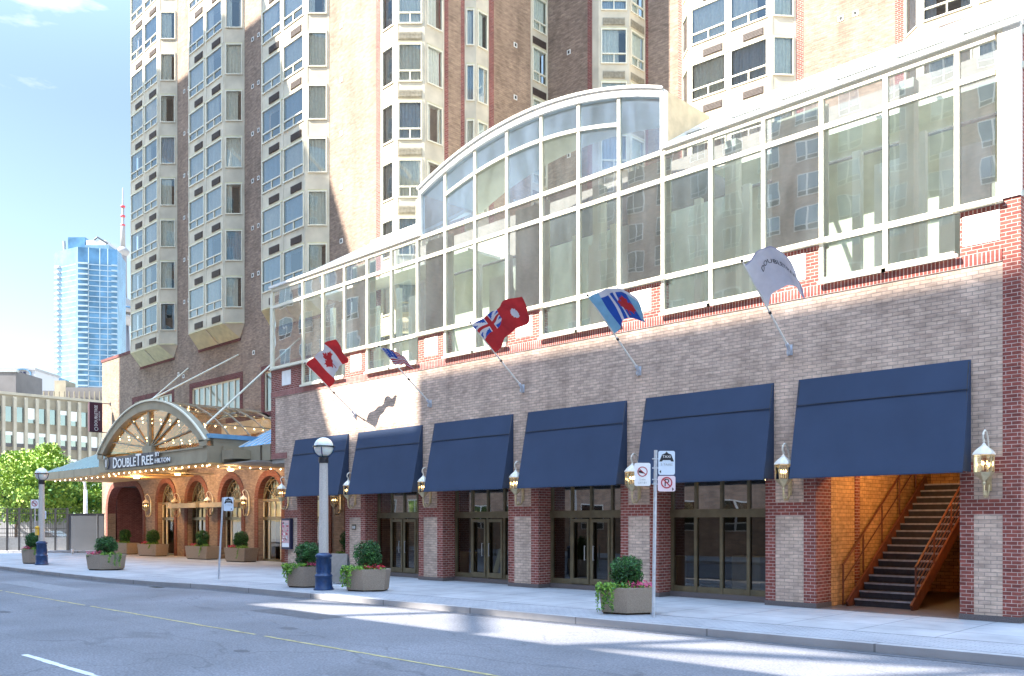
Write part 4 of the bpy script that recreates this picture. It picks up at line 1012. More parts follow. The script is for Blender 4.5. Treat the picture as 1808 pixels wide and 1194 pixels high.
mb = MB(); mb.box(CX1-.28, CX1, CY+.3, AY-.01, 4.75, 5.85, 'canopy_beige'); mb.box(CX1-.2, CX1+.5, CY+.7, CY+1.9, 5.0, 5.18, 'canopy_beige'); mb.build('side_beam', CN)
mb = MB(); mb.box(CX1-.3, CX1+.08, CY+.1, AY-.02, 5.86, 6.06, 'blue_gutter'); mb.build('gutter', CN)
mb = MB(); mb.box(CX0-.08, CX0+.3, CY+.1, AY-.02, 5.86, 6.06, 'blue_gutter'); mb.build('gutter', CN)
HA = 2.35
RR = (CR*CR+HA*HA)/(2*HA)
def va(x, r=0): return 5.75+HA-RR+sqrt(max(0, RR*RR-(x-CM)**2))+r
NA = 30
xs = [CX0+(CX1-CX0)*i/NA for i in range(NA+1)]
mb = MB()
for a, b in zip(xs, xs[1:]):
    za, zb_ = va(a), va(b)
    ia, ib = CM+(a-CM)*.90, CM+(b-CM)*.90; ja, jb = 5.5+(za-5.5)*.83, 5.5+(zb_-5.5)*.83
    y0, y1 = CY-.08, CY+.28
    mb.quad((ia, y0, ja), (ib, y0, jb), (b, y0, zb_), (a, y0, za), 'canopy_beige'); mb.quad((a, y0, za), (b, y0, zb_), (b, y1, zb_), (a, y1, za), 'canopy_beige')
    mb.quad((ia, y1, ja), (ib, y1, jb), (ib, y0, jb), (ia, y0, ja), 'canopy_beige'); mb.quad((b, y1, zb_), (ib, y1, jb), (ia, y1, ja), (a, y1, za), 'canopy_beige')
    mb.bar((a, y0-.02, za+.02), (b, y0-.02, zb_+.02), .1, .07, 'frame_cream')
mb.box(CX0-.0, CX0+.66, CY-.08, CY-.001, 5.5, 5.78, 'canopy_beige'); mb.box(CX1-.66, CX1, CY-.08, CY-.001, 5.5, 5.78, 'canopy_beige')
mb.build('arch', CN)
mb = MB()
for ang in (22, 52, 66, 114, 130, 158):
    e = Vector((CM+CR*.88*cos(radians(ang)), CY+.1, 5.5+ (va(CM+CR*.88*cos(radians(ang)))-5.5)*.82)); mb.bar((CM+.25*cos(radians(ang)), CY+.1, 5.8), e, .07, .06, 'bronze' if ang < 90 else 'canopy_beige', up=(0, 1, 0))
mb.bar((CM, CY+.1, 5.7), (CM, CY+.1, 7.6), .2, .15, 'canopy_beige', up=(0, 1, 0)); mb.build('spokes', CN)
mb = MB(); P = [(CM+(x-CM)*.90, CY+.15, 5.5+(va(x)-5.5)*.83) for x in xs]; mb.face(P[::-1], 'glass_canopy'); mb.build('arch_glass', CN)
mb = MB(); yy = [CY+.28, CY+1.3, CY+2.4, CY+3.5, CY+4.6, AY-.03]
for a, b in zip(xs, xs[1:]):
    mb.quad((a, CY+.28, va(a)-.06), (b, CY+.28, va(b)-.06), (b, AY-.02, va(b)-.06), (a, AY-.02, va(a)-.06), 'glass_canopy')
mb.build('vault_glass', CN)
mb = MB()
for y in yy:
    for a, b in zip(xs, xs[1:]): mb.bar((a, y, va(a)-.03), (b, y, va(b)-.03), .06, .06, 'canopy_beige', up=(0, 1, 0))
for k in range(0, NA+1, 3): mb.bar((xs[k], CY+.28, va(xs[k])-.02), (xs[k], AY-.03, va(xs[k])-.02), .045, .045, 'canopy_beige')
mb.build('vault_ribs', CN)
# side roofs
WY = 19.35
mb = MB(); mb.box(-62.0, CX0-.002, WY, WY+.25, 4.75, 5.2, 'canopy_beige'); mb.box(-62.0, -61.75, WY+.25, AY-.01, 4.75, 5.2, 'canopy_beige')
for x in (-59.3, -56.7, -54): mb.box(x, x+.04, WY-.006, WY-.001, 4.77, 5.18, 'bronze')
mb.build('side_fascia', CN); mb = MB()
mb.box(CX1+.002, XL-.01, 20.24, 20.4, 4.78, 5.5, 'canopy_beige'); mb.box(CX1+.003, CX1+.2, WY+.1, 20.239, 4.78, 5.5, 'canopy_beige') ; mb.box(-36.1, -36.0, 20.2, 20.238, 4.8, 5.48, 'bronze')
mb.box(CX1+.2, -37.0, WY-.0, 20.239, 4.9, 5.3, 'canopy_beige')
mb.build('side_fascia', CN)
mb = MB()
def troof(x0, x1, x0t, x1t, y0, z0, y1, z1, m='teal_roof'):
    n = max(2, int((x1-x0)/.55))
    mb.quad((x0, y0, z0), (x1, y0, z0), (x1t, y1, z1), (x0t, y1, z1), m)
    for i in range(n+1):
        t = i/n; xb_ = x0+(x1-x0)*t; 
        if xb_ < x0t: k = (xb_-x0)/max(.01, (x0t-x0))
        else: k = 1
        mb.bar((xb_, y0, z0+.02), (xb_, y0+(y1-y0)*k, z0+(z1-z0)*k+.02), .035, .06, 'frame_white')
troof(-62.0, CX0, -58.4, CX0, WY, 5.2, AY-.03, 7.3)
mb.quad((-62.0, WY, 5.2), (-58.4, AY-.03, 7.3), (-62, AY-.03, 5.2), (-62, AY-.03, 5.2), 'teal_roof') if False else mb.face([(-62.0, WY, 5.2), (-58.4, AY-.03, 7.3), (-62.0, AY-.03, 5.2)], 'teal_roof')
mb.build('side_roof', CN); mb = MB()
troof(CX1+.05, XL-.01, CX1+.05, XL-.01, 20.26, 5.5, AY-.03, 7.4, 'blue_gutter')
mb.build('side_roof', CN)
mb = MB(); 
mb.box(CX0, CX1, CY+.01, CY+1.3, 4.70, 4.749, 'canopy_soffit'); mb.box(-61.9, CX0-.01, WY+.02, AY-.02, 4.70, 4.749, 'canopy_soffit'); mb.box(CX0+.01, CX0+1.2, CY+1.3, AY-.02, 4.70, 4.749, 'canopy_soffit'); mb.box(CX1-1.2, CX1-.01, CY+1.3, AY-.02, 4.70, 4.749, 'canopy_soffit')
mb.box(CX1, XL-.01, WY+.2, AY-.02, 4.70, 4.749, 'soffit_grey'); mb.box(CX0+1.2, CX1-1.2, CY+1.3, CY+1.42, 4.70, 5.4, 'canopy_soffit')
mb.build('soffit', CN)
# tie rods
for x, z0, y0 in ((-38.5, 6.5, CY+.1), (CM, 8.1, CY), (-50.7, 6.5, CY+.1)): mb = MB(); mb.tube((x, y0, z0), (x, AY, 11.1), .045, 'frame_cream'); mb.build('tie_rod', CN)
# bulbs
mb = MB(); mb.sphere((0, 0, 0), .036, 'bulb_glow', 8); bo = mb.build('bulb'); bme = bo.data; bpy.data.objects.remove(bo)
def bulb(x, y, z): inst(bme, 'bulb', CN, (x-CN.location.x, y-CN.location.y, z-CN.location.z))
nb = 0
for i in range(18): bulb(CX0+.5+i*.7, CY+.35, 4.66)
for i in range(12): bulb(-61.5+i*.9, WY+.5, 4.66)
for f in (-.78, -.5, .5, .78):
    for j in range(9): bulb(CM+CR*f, CY+.6+j*.5, va(CM+CR*f)-.18)
for j in range(8): bulb(CX1-1.25, CY+.6+j*.55, 4.66)
for k, x in enumerate((-53, -47.5, -41.5)):
    q = bpy.data.lights.new('canopy_light', 'POINT'); q.energy = 70; q.color = (1, .6, .25); q.shadow_soft_size = .3
    qo = bpy.data.objects.new('canopy_light', q); COL.objects.link(qo); qo.location = (x, 21.6, 4.45)
    qb = MB(); qb.lathe([(.14, -.09), (.16, -.005)], 'lamp_glow', 12, (x, 21.6, 4.70 if x in (-59,) or x > -40 else 4.70)); 
    qb.box(x-.05, x+.05, CY+1.3, AY-.02, 4.705, 4.78, 'canopy_beige') if -50 < x < -39 else None
    qb.build('downlight', CN)
# sign over the fascia
SG = thing('hotel_sign', 'navy backed white lettering with a round tree emblem on the front of the entrance canopy', 'sign', (-47, CY-.06, 4.9))
def pl_(x0, z0): return lambda u, v, w: (x0+u+47, -.06-w, z0-4.9+v)
mb = MB()
mb.box(-49.95+47, -44.35+47, -.03, -.003, -.02, .62, 'navy'); mb.box(-44.3+47, -42.1+47, -.03, -.003, .0, .3, 'navy'); mb.box(-44.3+47, -43.2+47, -.03, -.003, .32, .62, 'navy'); mb.build('backing', SG)
mb = MB()
def xp(p): t = (p-904)/1575; return 18.7*(t-1)/(t+1)
for txt, sz, a, b, z in (('D', .80, 201.5, 208.5, 4.92), ('OUBLE', .66, 209.3, 242, 4.92), ('T', .86, 242, 251.5, 4.92), ('REE', .66, 252.3, 272, 4.92), ('BY', .30, 276, 284, 5.28), ('HILTON', .30, 275.5, 302, 4.96)):
    text_mb(mb, txt, sz, pl_(xp(a), z), 'sign_white', .02, 'LEFT', fit=xp(b)-xp(a), bold=.012)
mb.build('lettering', SG)
mb = MB()
c0 = (-49.72+47, .33)
for i in range(24):
    a, b = 2*pi*i/24, 2*pi*(i+1)/24; mb.bar((c0[0]+.3*cos(a), -.07, c0[1]+.3*sin(a)), (c0[0]+.3*cos(b), -.07, c0[1]+.3*sin(b)), .04, .04, 'canopy_beige', up=(0, 1, 0))
for s in (-1, 1): mb.bar((c0[0]+s*.03, -.07, c0[1]-.22), (c0[0]+s*.09, -.07, c0[1]+.2), .04, .03, 'sign_white', up=(0, 1, 0))
mb.build('emblem', SG)
# blade sign
BS = thing('blade_sign', 'maroon vertical blade sign with white lettering hung from the left corner of the wall', 'sign', (-62.5, 22.7, 9.1))
mb = MB(); mb.box(-.12, .12, -.42, .42, -.98, .98, 'maroon'); mb.build('panel', BS)
mb = MB(); text_mb(mb, 'DOUBLETREE', .27, lambda u, v, w: (.126+w, -.08-v+.17, u-.62), 'sign_white', .01, 'LEFT', .88)
text_mb(mb, 'BY HILTON', .12, lambda u, v, w: (.126+w, .26-v, u-.2), 'sign_white', .01, 'LEFT', 1)
for i in range(16):
    a, b = 2*pi*i/16, 2*pi*(i+1)/16; mb.bar((.128, .02+.11*cos(a), -.79+.11*sin(a)), (.128, .02+.11*cos(b), -.79+.11*sin(b)), .025, .01, 'sign_white', up=(1, 0, 0))
mb.build('lettering', BS)
mb = MB()
for z in (.99, -.99): mb.tube((0, -.4, z), (0, 1.0, z), .03, 'metal_dark'); mb.box(-.08, .08, .97, 1.0, z-.1, z+.1, 'metal_dark')
mb.build('bracket', BS)

# ================================================================ STREET LAMPS
def street_lamp():
    r = thing('street_lamp', '', 'street lamp', (0, 0, 0), group='globe street lamps on the kerb')
    mb = MB(); mb.lathe([(.31, 0), (.31, .04), (.27, .08), (.26, .40), (.28, .43), (.26, .46), (.225, .5), (.215, .98), (.255, 1.01), (.255, 1.06), (.2, 1.10), (.15, 1.13)], 'blue_paint', 16)
    for i in range(12): a = 2*pi*i/12; mb.tube((.222*cos(a), .222*sin(a), .54), (.217*cos(a), .217*sin(a), .95), .014, 'blue_paint', n=5)
    mb.build('base', r)
    mb = MB(); mb.lathe([(.148, 1.12), (.14, 2.3), (.15, 2.305), (.144, 2.31), (.125, 3.86)], 'pole_concrete', 8, smooth=False); mb.build('pole', r)
    mb = MB(); mb.lathe([(.13, 3.86), (.15, 3.88), (.14, 4.0), (.16, 4.03), (.10, 4.06)], 'metal_dark', 12)
    for i in range(4):
        a0 = pi/4+pi/2*i; P = [(.08*cos(a0), .08*sin(a0), 4.04)]+[(.315*sin(t)*cos(a0), .315*sin(t)*sin(a0), 4.33-.315*cos(t)) for t in [pi*.12+ (pi*.38)*k/6 for k in range(7)]]; mb.path(P, .016, 'blue_paint', 5)
    for k in range(20): a, b = 2*pi*k/20, 2*pi*(k+1)/20; mb.bar((.318*cos(a), .318*sin(a), 4.36), (.318*cos(b), .318*sin(b), 4.36), .02, .045, 'metal_dark')
    mb.build('cradle', r)
    mb = MB(); mb.sphere((0, 0, 4.35), .295, 'globe', 24); mb.build('globe', r)
    return r
lp = street_lamp(); lp['label'] = 'globe street lamp with a blue base standing between two planters'; lp.location = (-23.26, 15.15, .0)
l2 = copy_tree(lp); l2['label'] = 'distant globe street lamp with a blue base at the far left corner'; l2.location = (-46.2, 14.3, 0)
mb = MB(); mb.box(-.17, .17, -.24, -.16, 1.42, 1.72, 'yellow_box'); mb.lathe([(.09, 1.72), (.12, 1.78), (.05, 1.86)], 'yellow_box', 10, (0, -.2, 0)); bx_ = mb.build('crossing_button_box', l2)
def sign_disc(mb, c, r, m, y): mb.lathe([(r, -.003), (r, .003)], m, 20, c)
# ================================================================ SIGNS ON POLES
def plate(mb, x0, x1, z0, z1, y, m, t=.006, rad=.04):
    pts = []
    for cx, cz, a0 in ((x1-rad, z0+rad, -90), (x1-rad, z1-rad, 0), (x0+rad, z1-rad, 90), (x0+rad, z0+rad, 180)):
        for k in range(4): a = radians(a0+30*k); pts.append((cx+rad*cos(a), cz+rad*sin(a)))
    mb.extr_xz(pts, y, y+t, m)
def ringmb(mb, cx, cz, r, w, y, m, slash=None):
    for k in range(20):
        a, b = 2*pi*k/20, 2*pi*(k+1)/20; mb.quad((cx+(r-w)*cos(a), y, cz+(r-w)*sin(a)), (cx+r*cos(a), y, cz+r*sin(a)), (cx+r*cos(b), y, cz+r*sin(b)), (cx+(r-w)*cos(b), y, cz+(r-w)*sin(b)), m)
    if slash is not None:
        a = radians(slash); d = Vector((cos(a), 0, sin(a))); n_ = Vector((-sin(a), 0, cos(a)))*w/2; c = Vector((cx, y-.001, cz)); mb.quad(c-d*r-n_, c+d*r-n_, c+d*r+n_, c-d*r+n_, m)
def taxi_sign(mb, cx, cz, s, y):
    # taxi cab symbol
    mb.extr_xz([(cx-.13*s, cz), (cx-.10*s, cz+.08*s), (cx-.03*s, cz+.11*s), (cx, cz+.15*s), (cx+.03*s, cz+.11*s), (cx+.10*s, cz+.08*s), (cx+.13*s, cz), (cx+.16*s, cz-.07*s), (cx+.10*s, cz-.07*s), (cx+.08*s, cz-.04*s), (cx-.08*s, cz-.04*s), (cx-.10*s, cz-.07*s), (cx-.16*s, cz-.07*s)], y-.003, y-.001, 'sign_black')
    text_mb(mb, 'TAXI', .075*s, lambda u, v, w: (cx+u, y-.006, cz+.01*s+v), 'sign_white', 0, 'CENTER', 1.1)
SP = thing('parking_sign_post', 'leaning steel post carrying a taxi sign, a no parking sign and a third plate', 'sign post', (-11.55, 15.9, 0), rot=radians(45))
mb = MB(); mb.tube((0, 0, 0), (.055, 0, 3.64), .038, 'metal_galv'); mb.build('post', SP)
q = MB(); plate(q, .10, .46, 3.1, 3.62, -.05, 'sign_bluewhite'); taxi_sign(q, .28, 3.46, 1.0, -.05)
text_mb(q, '3 TAXIS', .075, lambda u, v, w: (.28+u, -.056, 3.30+v), 'metal_grey', 0, 'CENTER', 1.0)
q.mesh([(.12, -.053, 3.17), (.16, -.053, 3.21), (.16, -.053, 3.13)], [(0, 2, 1)], 'sign_black'); q.build('taxi_plate', SP)
q = MB(); plate(q, .09, .47, 2.74, 3.08, -.05, 'sign_pink'); text_mb(q, 'P', .24, lambda u, v, w: (.28+u, -.054, 2.85+v), 'sign_black', 0); ringmb(q, .28, 2.93, .125, .026, -.056, 'sign_red', -45)
q.mesh([(.44, -.053, 2.79), (.40, -.053, 2.83), (.40, -.053, 2.75)], [(0, 1, 2)], 'sign_black'); q.build('no_parking_plate', SP)
q = MB(); plate(q, -.42, -.07, 2.86, 3.36, -.05, 'sign_white'); ringmb(q, -.245, 3.17, .11, .018, -.056, 'sign_red', -40)
q.extr_xz([(-.33, 3.15), (-.33, 3.20), (-.26, 3.19), (-.22, 3.15), (-.22, 3.13)], -.054, -.052, 'sign_black')
text_mb(q, '2 min', .06, lambda u, v, w: (-.245+u, -.056, 2.98+v), 'metal_grey', 0); text_mb(q, 'LAY-BY', .06, lambda u, v, w: (-.245+u, -.056, 2.91+v), 'metal_grey', 0); q.build('stopping_plate', SP)
q = MB()
for z in (2.9, 3.0, 3.25, 3.45): q.box(-.07+.04, .14, -.045, -.02, z-.012, z+.012, 'metal_galv')
q.build('brackets', SP)
S2 = thing('taxi_sign_post', 'thin steel post with a small taxi sign standing in front of the arches', 'sign post', (-30.3, 15.3, 0), rot=radians(45))
mb = MB(); mb.tube((0, 0, 0), (.16, 0, 2.95), .035, 'metal_galv'); mb.build('post', S2)
q = MB(); plate(q, .19, .55, 2.46, 2.96, -.03, 'sign_bluewhite'); taxi_sign(q, .37, 2.8, 1.0, -.03); text_mb(q, '3 TAXIS', .075, lambda u, v, w: (.37+u, -.036, 2.65+v), 'metal_grey', 0)
q.mesh([(.50, -.033, 2.53), (.46, -.033, 2.57), (.46, -.033, 2.49)], [(0, 1, 2)], 'sign_black'); q.build('taxi_plate', S2)
S3 = thing('turn_sign_post', 'far post with a no left turn sign beside the distant street lamp', 'sign post', (*at(62, 46), 0), rot=radians(45))
mb = MB(); mb.tube((0, 0, 0), (0, 0, 3.2), .035, 'metal_galv'); mb.build('post', S3)
q = MB(); plate(q, -.2, .2, 2.75, 3.2, -.05, 'sign_white'); ringmb(q, 0, 3.0, .15, .03, -.056, 'sign_red', -45); q.extr_xz([(.05, 2.92), (.05, 3.03), (-.1, 3.03), (-.1, 3.0), (.02, 3.0), (.02, 2.92)], -.054, -.052, 'sign_black'); q.build('plate', S3)
q = MB(); plate(q, .3, .6, 2.2, 2.62, -.05, 'sign_bluewhite'); ringmb(q, .45, 2.45, .1, .02, -.056, 'sign_red', -45); q.box(.0, .3, -.04, -.03, 2.4, 2.42, 'metal_galv'); q.build('small_plate', S3)

# ================================================================ PLANTERS
def hexpts(rx, ry, n=6, rot=0): return [(rx*cos(2*pi*i/n+rot), ry*sin(2*pi*i/n+rot)) for i in range(n)]
def planter(seed, label, loc, rot, rx=.68, ry=.5, h=.62, shrub=.30, sh=.34, n=6, colour='flower_red', side=1, group='stone planters with clipped shrubs', vine=1.0, rect=False):
    r = thing('planter', label, 'planter', loc, rot, group); rn = random.Random(seed)
    lo = hexpts(rx*.9, ry*.9, n, pi/6) if not rect else [(-rx*.92, -ry*.92), (rx*.92, -ry*.92), (rx*.92, ry*.92), (-rx*.92, ry*.92)]
    hi = [(x/.9*1.0, y/.9*1.0) for x, y in lo]; inn = [(x*.85, y*.85) for x, y in hi]; k = len(lo)
    mb = MB()
    mb.prism([(x*.94, y*.94) for x, y in lo], 0, .045, 'soil')
    v = [(x, y, .045) for x, y in lo]+[(x, y, h) for x, y in hi]+[(x, y, h) for x, y in inn]+[(x, y, h-.08) for x, y in inn]
    f = []
    for i in range(k):
        j = (i+1) % k; f += [(i, j, k+j, k+i), (k+i, k+j, 2*k+j, 2*k+i), (2*k+i, 2*k+j, 3*k+j, 3*k+i)]
    f.append(tuple(range(k))[::-1]); mb.mesh(v, f, 'planter_stone')
    mb.prism(inn, h-.12, h-.06, 'soil'); mb.build('tub', r)
    mb = MB(); cz = h+sh*.95; mb.tube((0, 0, h-.1), (0, 0, cz), .03, 'bark')
    for q in range(26):
        a = rn.uniform(0, 2*pi); e = rn.uniform(-.3, 1.2); mb.tube((0, 0, h+.12), (shrub*.7*cos(a)*cos(e), shrub*.7*sin(a)*cos(e), cz+sh*.6*sin(e)), .008, 'bark', n=4, caps=False)
    for q in range(9):
        a = rn.uniform(0, 2*pi); leaves(mb, (shrub*.55*cos(a), shrub*.55*sin(a), cz+sh*rn.uniform(-.5, .55)), (shrub*rn.uniform(.4, .62), shrub*.5, sh*rn.uniform(.35, .55)), 150, .032, ['leaf_dark', 'leaf_mid', 'leaf_dark'], .2, rnd=rn)
    for q in range(3): leaves(mb, (0, 0, cz+sh*(q-1)*.5), (shrub*(.9+.06*q), shrub*(.9+.06*q), sh*.62), 620, .03, ['leaf_dark', 'leaf_dark', 'leaf_dark', 'leaf_mid'], shell=.35, rnd=rn)
    for q in range(26):
        a = rn.uniform(0, 2*pi); e = rn.uniform(-.9, 1.4); leaves(mb, (shrub*.9*cos(a)*cos(e), shrub*.9*sin(a)*cos(e), cz+sh*.95*sin(e)), (.09, .09, .1), 40, .032, ['leaf_dark', 'leaf_mid'], 0, rnd=rn)
    mb.build('shrub', r)
    mb = MB()
    for q in range(9):
        x = side*rn.uniform(.05, rx*.75); y = -rn.uniform(.1, ry*.7); leaves(mb, (x, y, h+rn.uniform(.02, .1)), (.12, .1, .09), 26, .03, [colour, colour, 'flower_pink'], 0, rnd=rn)
        leaves(mb, (x, y, h-.01), (.14, .12, .07), 22, .035, ['leaf_mid', 'leaf_lime'], 0, rnd=rn)
    mb.build('flowers', r)
    mb = MB()
    for q in range(int(16*vine)):
        x0 = -side*rn.uniform(-.1, rx*.9); y0 = -ry*rn.uniform(.45, .85); leaves(mb, (x0, y0, h+.03), (.13, .12, .1), 26, .035, ['leaf_lime', 'leaf_lime', 'leaf_mid'], 0, rnd=rn)
    for q in range(int(7*vine)):
        x0 = -side*rn.uniform(rx*.45, rx*.95); y0 = -ry*(1.0 if abs(x0) < rx*.55 else .55); ln_ = rn.uniform(.12, .5)
        P = [(x0+rn.uniform(-.02, .02), y0-.05-.02*t, h-ln_*t/5) for t in range(6)]; mb.path(P, .005, 'leaf_mid', 4)
        for p in P: leaves(mb, p, (.05, .04, .06), 9, .032, ['leaf_lime', 'leaf_lime', 'leaf_mid'], 0, rnd=rn)
    mb.build('trailing_vine', r)
    return r
planter(1, 'stone planter with round shrub and pink flowers, right beside the parking sign post', (-12.55, 16.25, 0), radians(38), rx=.72, ry=.58, h=.60, shrub=.36, sh=.34, colour='flower_pink')
planter(2, 'stone planter with a clipped shrub and red flowers, right of the street lamp base', (-22.1, 15.95, 0), radians(38), rx=.74, ry=.58, h=.66, shrub=.42, sh=.42)
planter(3, 'stone planter with trailing lime vine, left of the street lamp base', (-24.7, 15.5, 0), radians(42), rx=.74, ry=.56, h=.66, shrub=.40, sh=.38, colour='flower_pink')
planter(4, 'pale stone planter standing alone on the pavement before the driveway arch', (-39.5, 14.8, 0), radians(45), rx=.85, ry=.62, h=.66, shrub=.46, sh=.38, side=-1, colour='flower_pink', vine=.6)
planter(5, 'planter beside the distant street lamp at the far left', (-47.9, 14.5, 0), radians(45), rx=.6, ry=.5, h=.7, shrub=.42, sh=.4, side=-1, colour='flower_pink', vine=.4)
for i, (px_, Zd, wd, lb) in enumerate([(245, 57.2, .95, 'leftmost rectangular planter in the arcade row, at the driveway edge'), (294, 54.2, 1.0, 'rectangular planter under the first arched window'), (414, 50.4, 1.0, 'rectangular planter under the third arched window'), (478, 47.2, .85, 'rectangular planter with bright red flowers under the fourth arched window')]):
    p = at(px_, Zd); planter(20+i, lb, (p[0], 22.65, 0), radians(8), rx=wd, ry=.42, h=.72, shrub=.36, sh=.42, rect=True, side=-1, colour='flower_red', group='planters along the arcade', vine=.8)
planter(30, 'dark planter half hidden in the shaded porch behind the street lamp', (-31.6, 21.9, 0), radians(10), rx=.6, ry=.42, h=.7, shrub=.42, sh=.5, rect=True, colour='flower_pink', group='planters along the arcade', vine=.4)

# sandwich board
SB = thing('sandwich_board', 'plain grey sandwich board standing between the street lamp and a planter', 'sign board', (-25.3, 17.1, 0), rot=radians(30))
mb = MB(); mb.mesh([(-.38, -.3, .05), (.38, -.3, .05), (.30, -.04, 1.0), (-.30, -.04, 1.0), (-.38, -.27, .05), (.38, -.27, .05), (.30, -.01, 1.0), (-.30, -.01, 1.0)], [(0, 1, 2, 3), (7, 6, 5, 4), (0, 4, 5, 1), (1, 5, 6, 2), (2, 6, 7, 3), (3, 7, 4, 0)], 'metal_grey'); mb.build('front_panel', SB)
mb = MB(); mb.mesh([(-.38, .3, .05), (.38, .3, .05), (.30, .04, 1.0), (-.30, .04, 1.0), (-.38, .27, .05), (.38, .27, .05), (.30, .01, 1.0), (-.30, .01, 1.0)], [(3, 2, 1, 0), (4, 5, 6, 7), (1, 5, 4, 0), (2, 6, 5, 1), (3, 7, 6, 2), (0, 4, 7, 3)], 'metal_grey'); mb.build('rear_panel', SB)
mb = MB(); 
for x in (-.34, .34):
    for y in (-.3, .3): mb.box(x-.03, x+.03, y-.03, y+.03, 0, .06, 'metal_dark')
mb.build('feet', SB)
# poster frame
PF = thing('poster_frame', 'navy framed poster hung on the left corner pier, red and grey picture', 'poster', (-33.85, FY-.01, 1.55))
mb = MB(); mb.box(-.36, .36, -.14, 0, -.66, .66, 'navy'); mb.build('case', PF)
mb = MB(); mb.box(-.28, .28, -.15, -.141, -.57, .57, 'poster'); mb.box(-.28, .28, -.153, -.1501, -.57, -.4, 'sign_white')
rn = random.Random(4)
for i in range(46):
    x, z, w_, h_ = rn.uniform(-.27, .16), rn.uniform(-.38, .45), rn.uniform(.03, .11), rn.uniform(.02, .08); mb.box(x, x+w_, -.1535-.0004*i, -.1501, z, z+h_, rn.choice(['sign_red', 'metal_grey', 'sign_white', 'sign_black', 'flower_pink', 'metal_galv']))
mb.build('picture', PF)
# loose bits: stone block beyond the right end, paper cup by the fence
mb = MB(); mb.box(-5.35, -4.5, 20.6, 21.6, 0, .30, 'granite'); mb.box(-5.4, -4.45, 20.55, 21.65, .30, .36, 'granite'); tag(mb.build('stone_step'), 'dark stone step at the right end of the building', 'step')

# ================================================================ LEFT BACKGROUND
# fence of dark rails with a solid lower panel
p0, p1 = at(-30, 60.5), at(119, 60.5)
FN = thing('fence', 'dark metal railing fence with grey lower panels at the far left', 'fence', (p0[0], p0[1], 0), rot=radians(45))
LN = 149/1575*60.5
mb = MB()
for k in range(8): x = LN*k/7; mb.box(x-.05, x+.05, -.05, .05, 0, 3.0 if k % 2 else 2.9, 'metal_dark')
mb.build('posts', FN)
mb = MB()
for z in (1.0, 1.25, 1.55, 2.6, 2.9): mb.box(0, LN, -.025, .025, z, z+.045, 'metal_dark')
for k in range(40): x = LN*k/40; mb.box(x-.008, x+.008, -.01, .01, 1.0, 2.9, 'metal_dark')
mb.build('rails', FN)
mb = MB(); 
for k in range(7): mb.box(LN*k/7+.06, LN*(k+1)/7-.06, -.03, .03, .12, .98, 'metal_grey')
mb.build('lower_panels', FN)
h0 = at(120, 60.3)
HB = thing('hoarding', 'plain grey plywood hoarding panel between the railing and the brick corner', 'hoarding', (h0[0], h0[1], 0), rot=radians(45))
mb = MB(); mb.box(0, 2.42, 0, .08, .1, 2.55, 'hoarding'); mb.build('panel', HB)
mb = MB(); mb.box(0, .06, -.04, -.002, .1, 2.55, 'metal_dark'); mb.box(1.95, 2.0, -.02, -.002, .1, 2.55, 'metal_grey'); mb.box(-.02, 2.44, -.03, .12, 2.551, 2.6, 'metal_dark'); mb.build('battens', HB)
mb = MB(); c = at(-60, 58.5); d = at(185, 58.5); mb.obox(c, d, -.5, .0, -.01, .14, 'pavement'); tag(mb.build('fence_kerb'), kind='structure')
mb = MB(); e = at(128, 57); mb.lathe([(.05, 0), (.07, .02), (.09, .28), (.095, .3)], 'sign_white', 12, (e[0], e[1], 0)); tag(mb.build('paper_bucket'), 'small white bucket on the pavement before the grey hoarding', 'bucket')
# pale low wall beyond the fence
mb = MB(); c = at(-80, 72); d = at(140, 72); mb.obox(c, d, -.4, 0, -.19, 2.2, 'far_white'); mb.obox(c, d, -.45, .05, 2.2, 2.32, 'concrete_pale'); tag(mb.build('white_wall'), 'sunlit white wall beyond the railing fence', 'wall')
# parked car beyond the fence
ca_ = at(84, 66)
CA = thing('parked_car', 'grey car parked behind the railing fence', 'car', (ca_[0], ca_[1], -.05), rot=radians(45))
mb = MB(); prof = [(-2.1, .35), (-2.15, .65), (-2.0, .85), (-1.25, .93), (-.65, 1.38), (.55, 1.42), (1.35, .98), (2.05, .82), (2.15, .6), (2.1, .35)]; mb.extr_xz(prof, -.82, .82, 'car_paint'); mb.build('body', CA)
mb = MB(); mb.extr_xz([(-1.05, .95), (-.6, 1.3), (-.02, 1.34), (-.02, .95)], -.835, .835, 'glass_mirror'); mb.extr_xz([(.06, .95), (.06, 1.34), (.5, 1.33), (1.1, .97)], -.835, .835, 'glass_mirror'); mb.build('windows', CA)
for x in (-1.3, 1.35):
    for y in (-.78, .62): 
        mb = MB(); mb.tube((x, y, .33), (x, y+.18, .33), .33, 'rubber', n=16); mb.tube((x, y-.01, .33), (x, y+.19, .33), .18, 'metal_grey', n=12); mb.build('wheel', CA)
for y in (-.6, .5): mb = MB(); mb.box(-2.17, -2.1, y, y+.2, .6, .72, 'sign_white'); mb.build('headlight', CA)
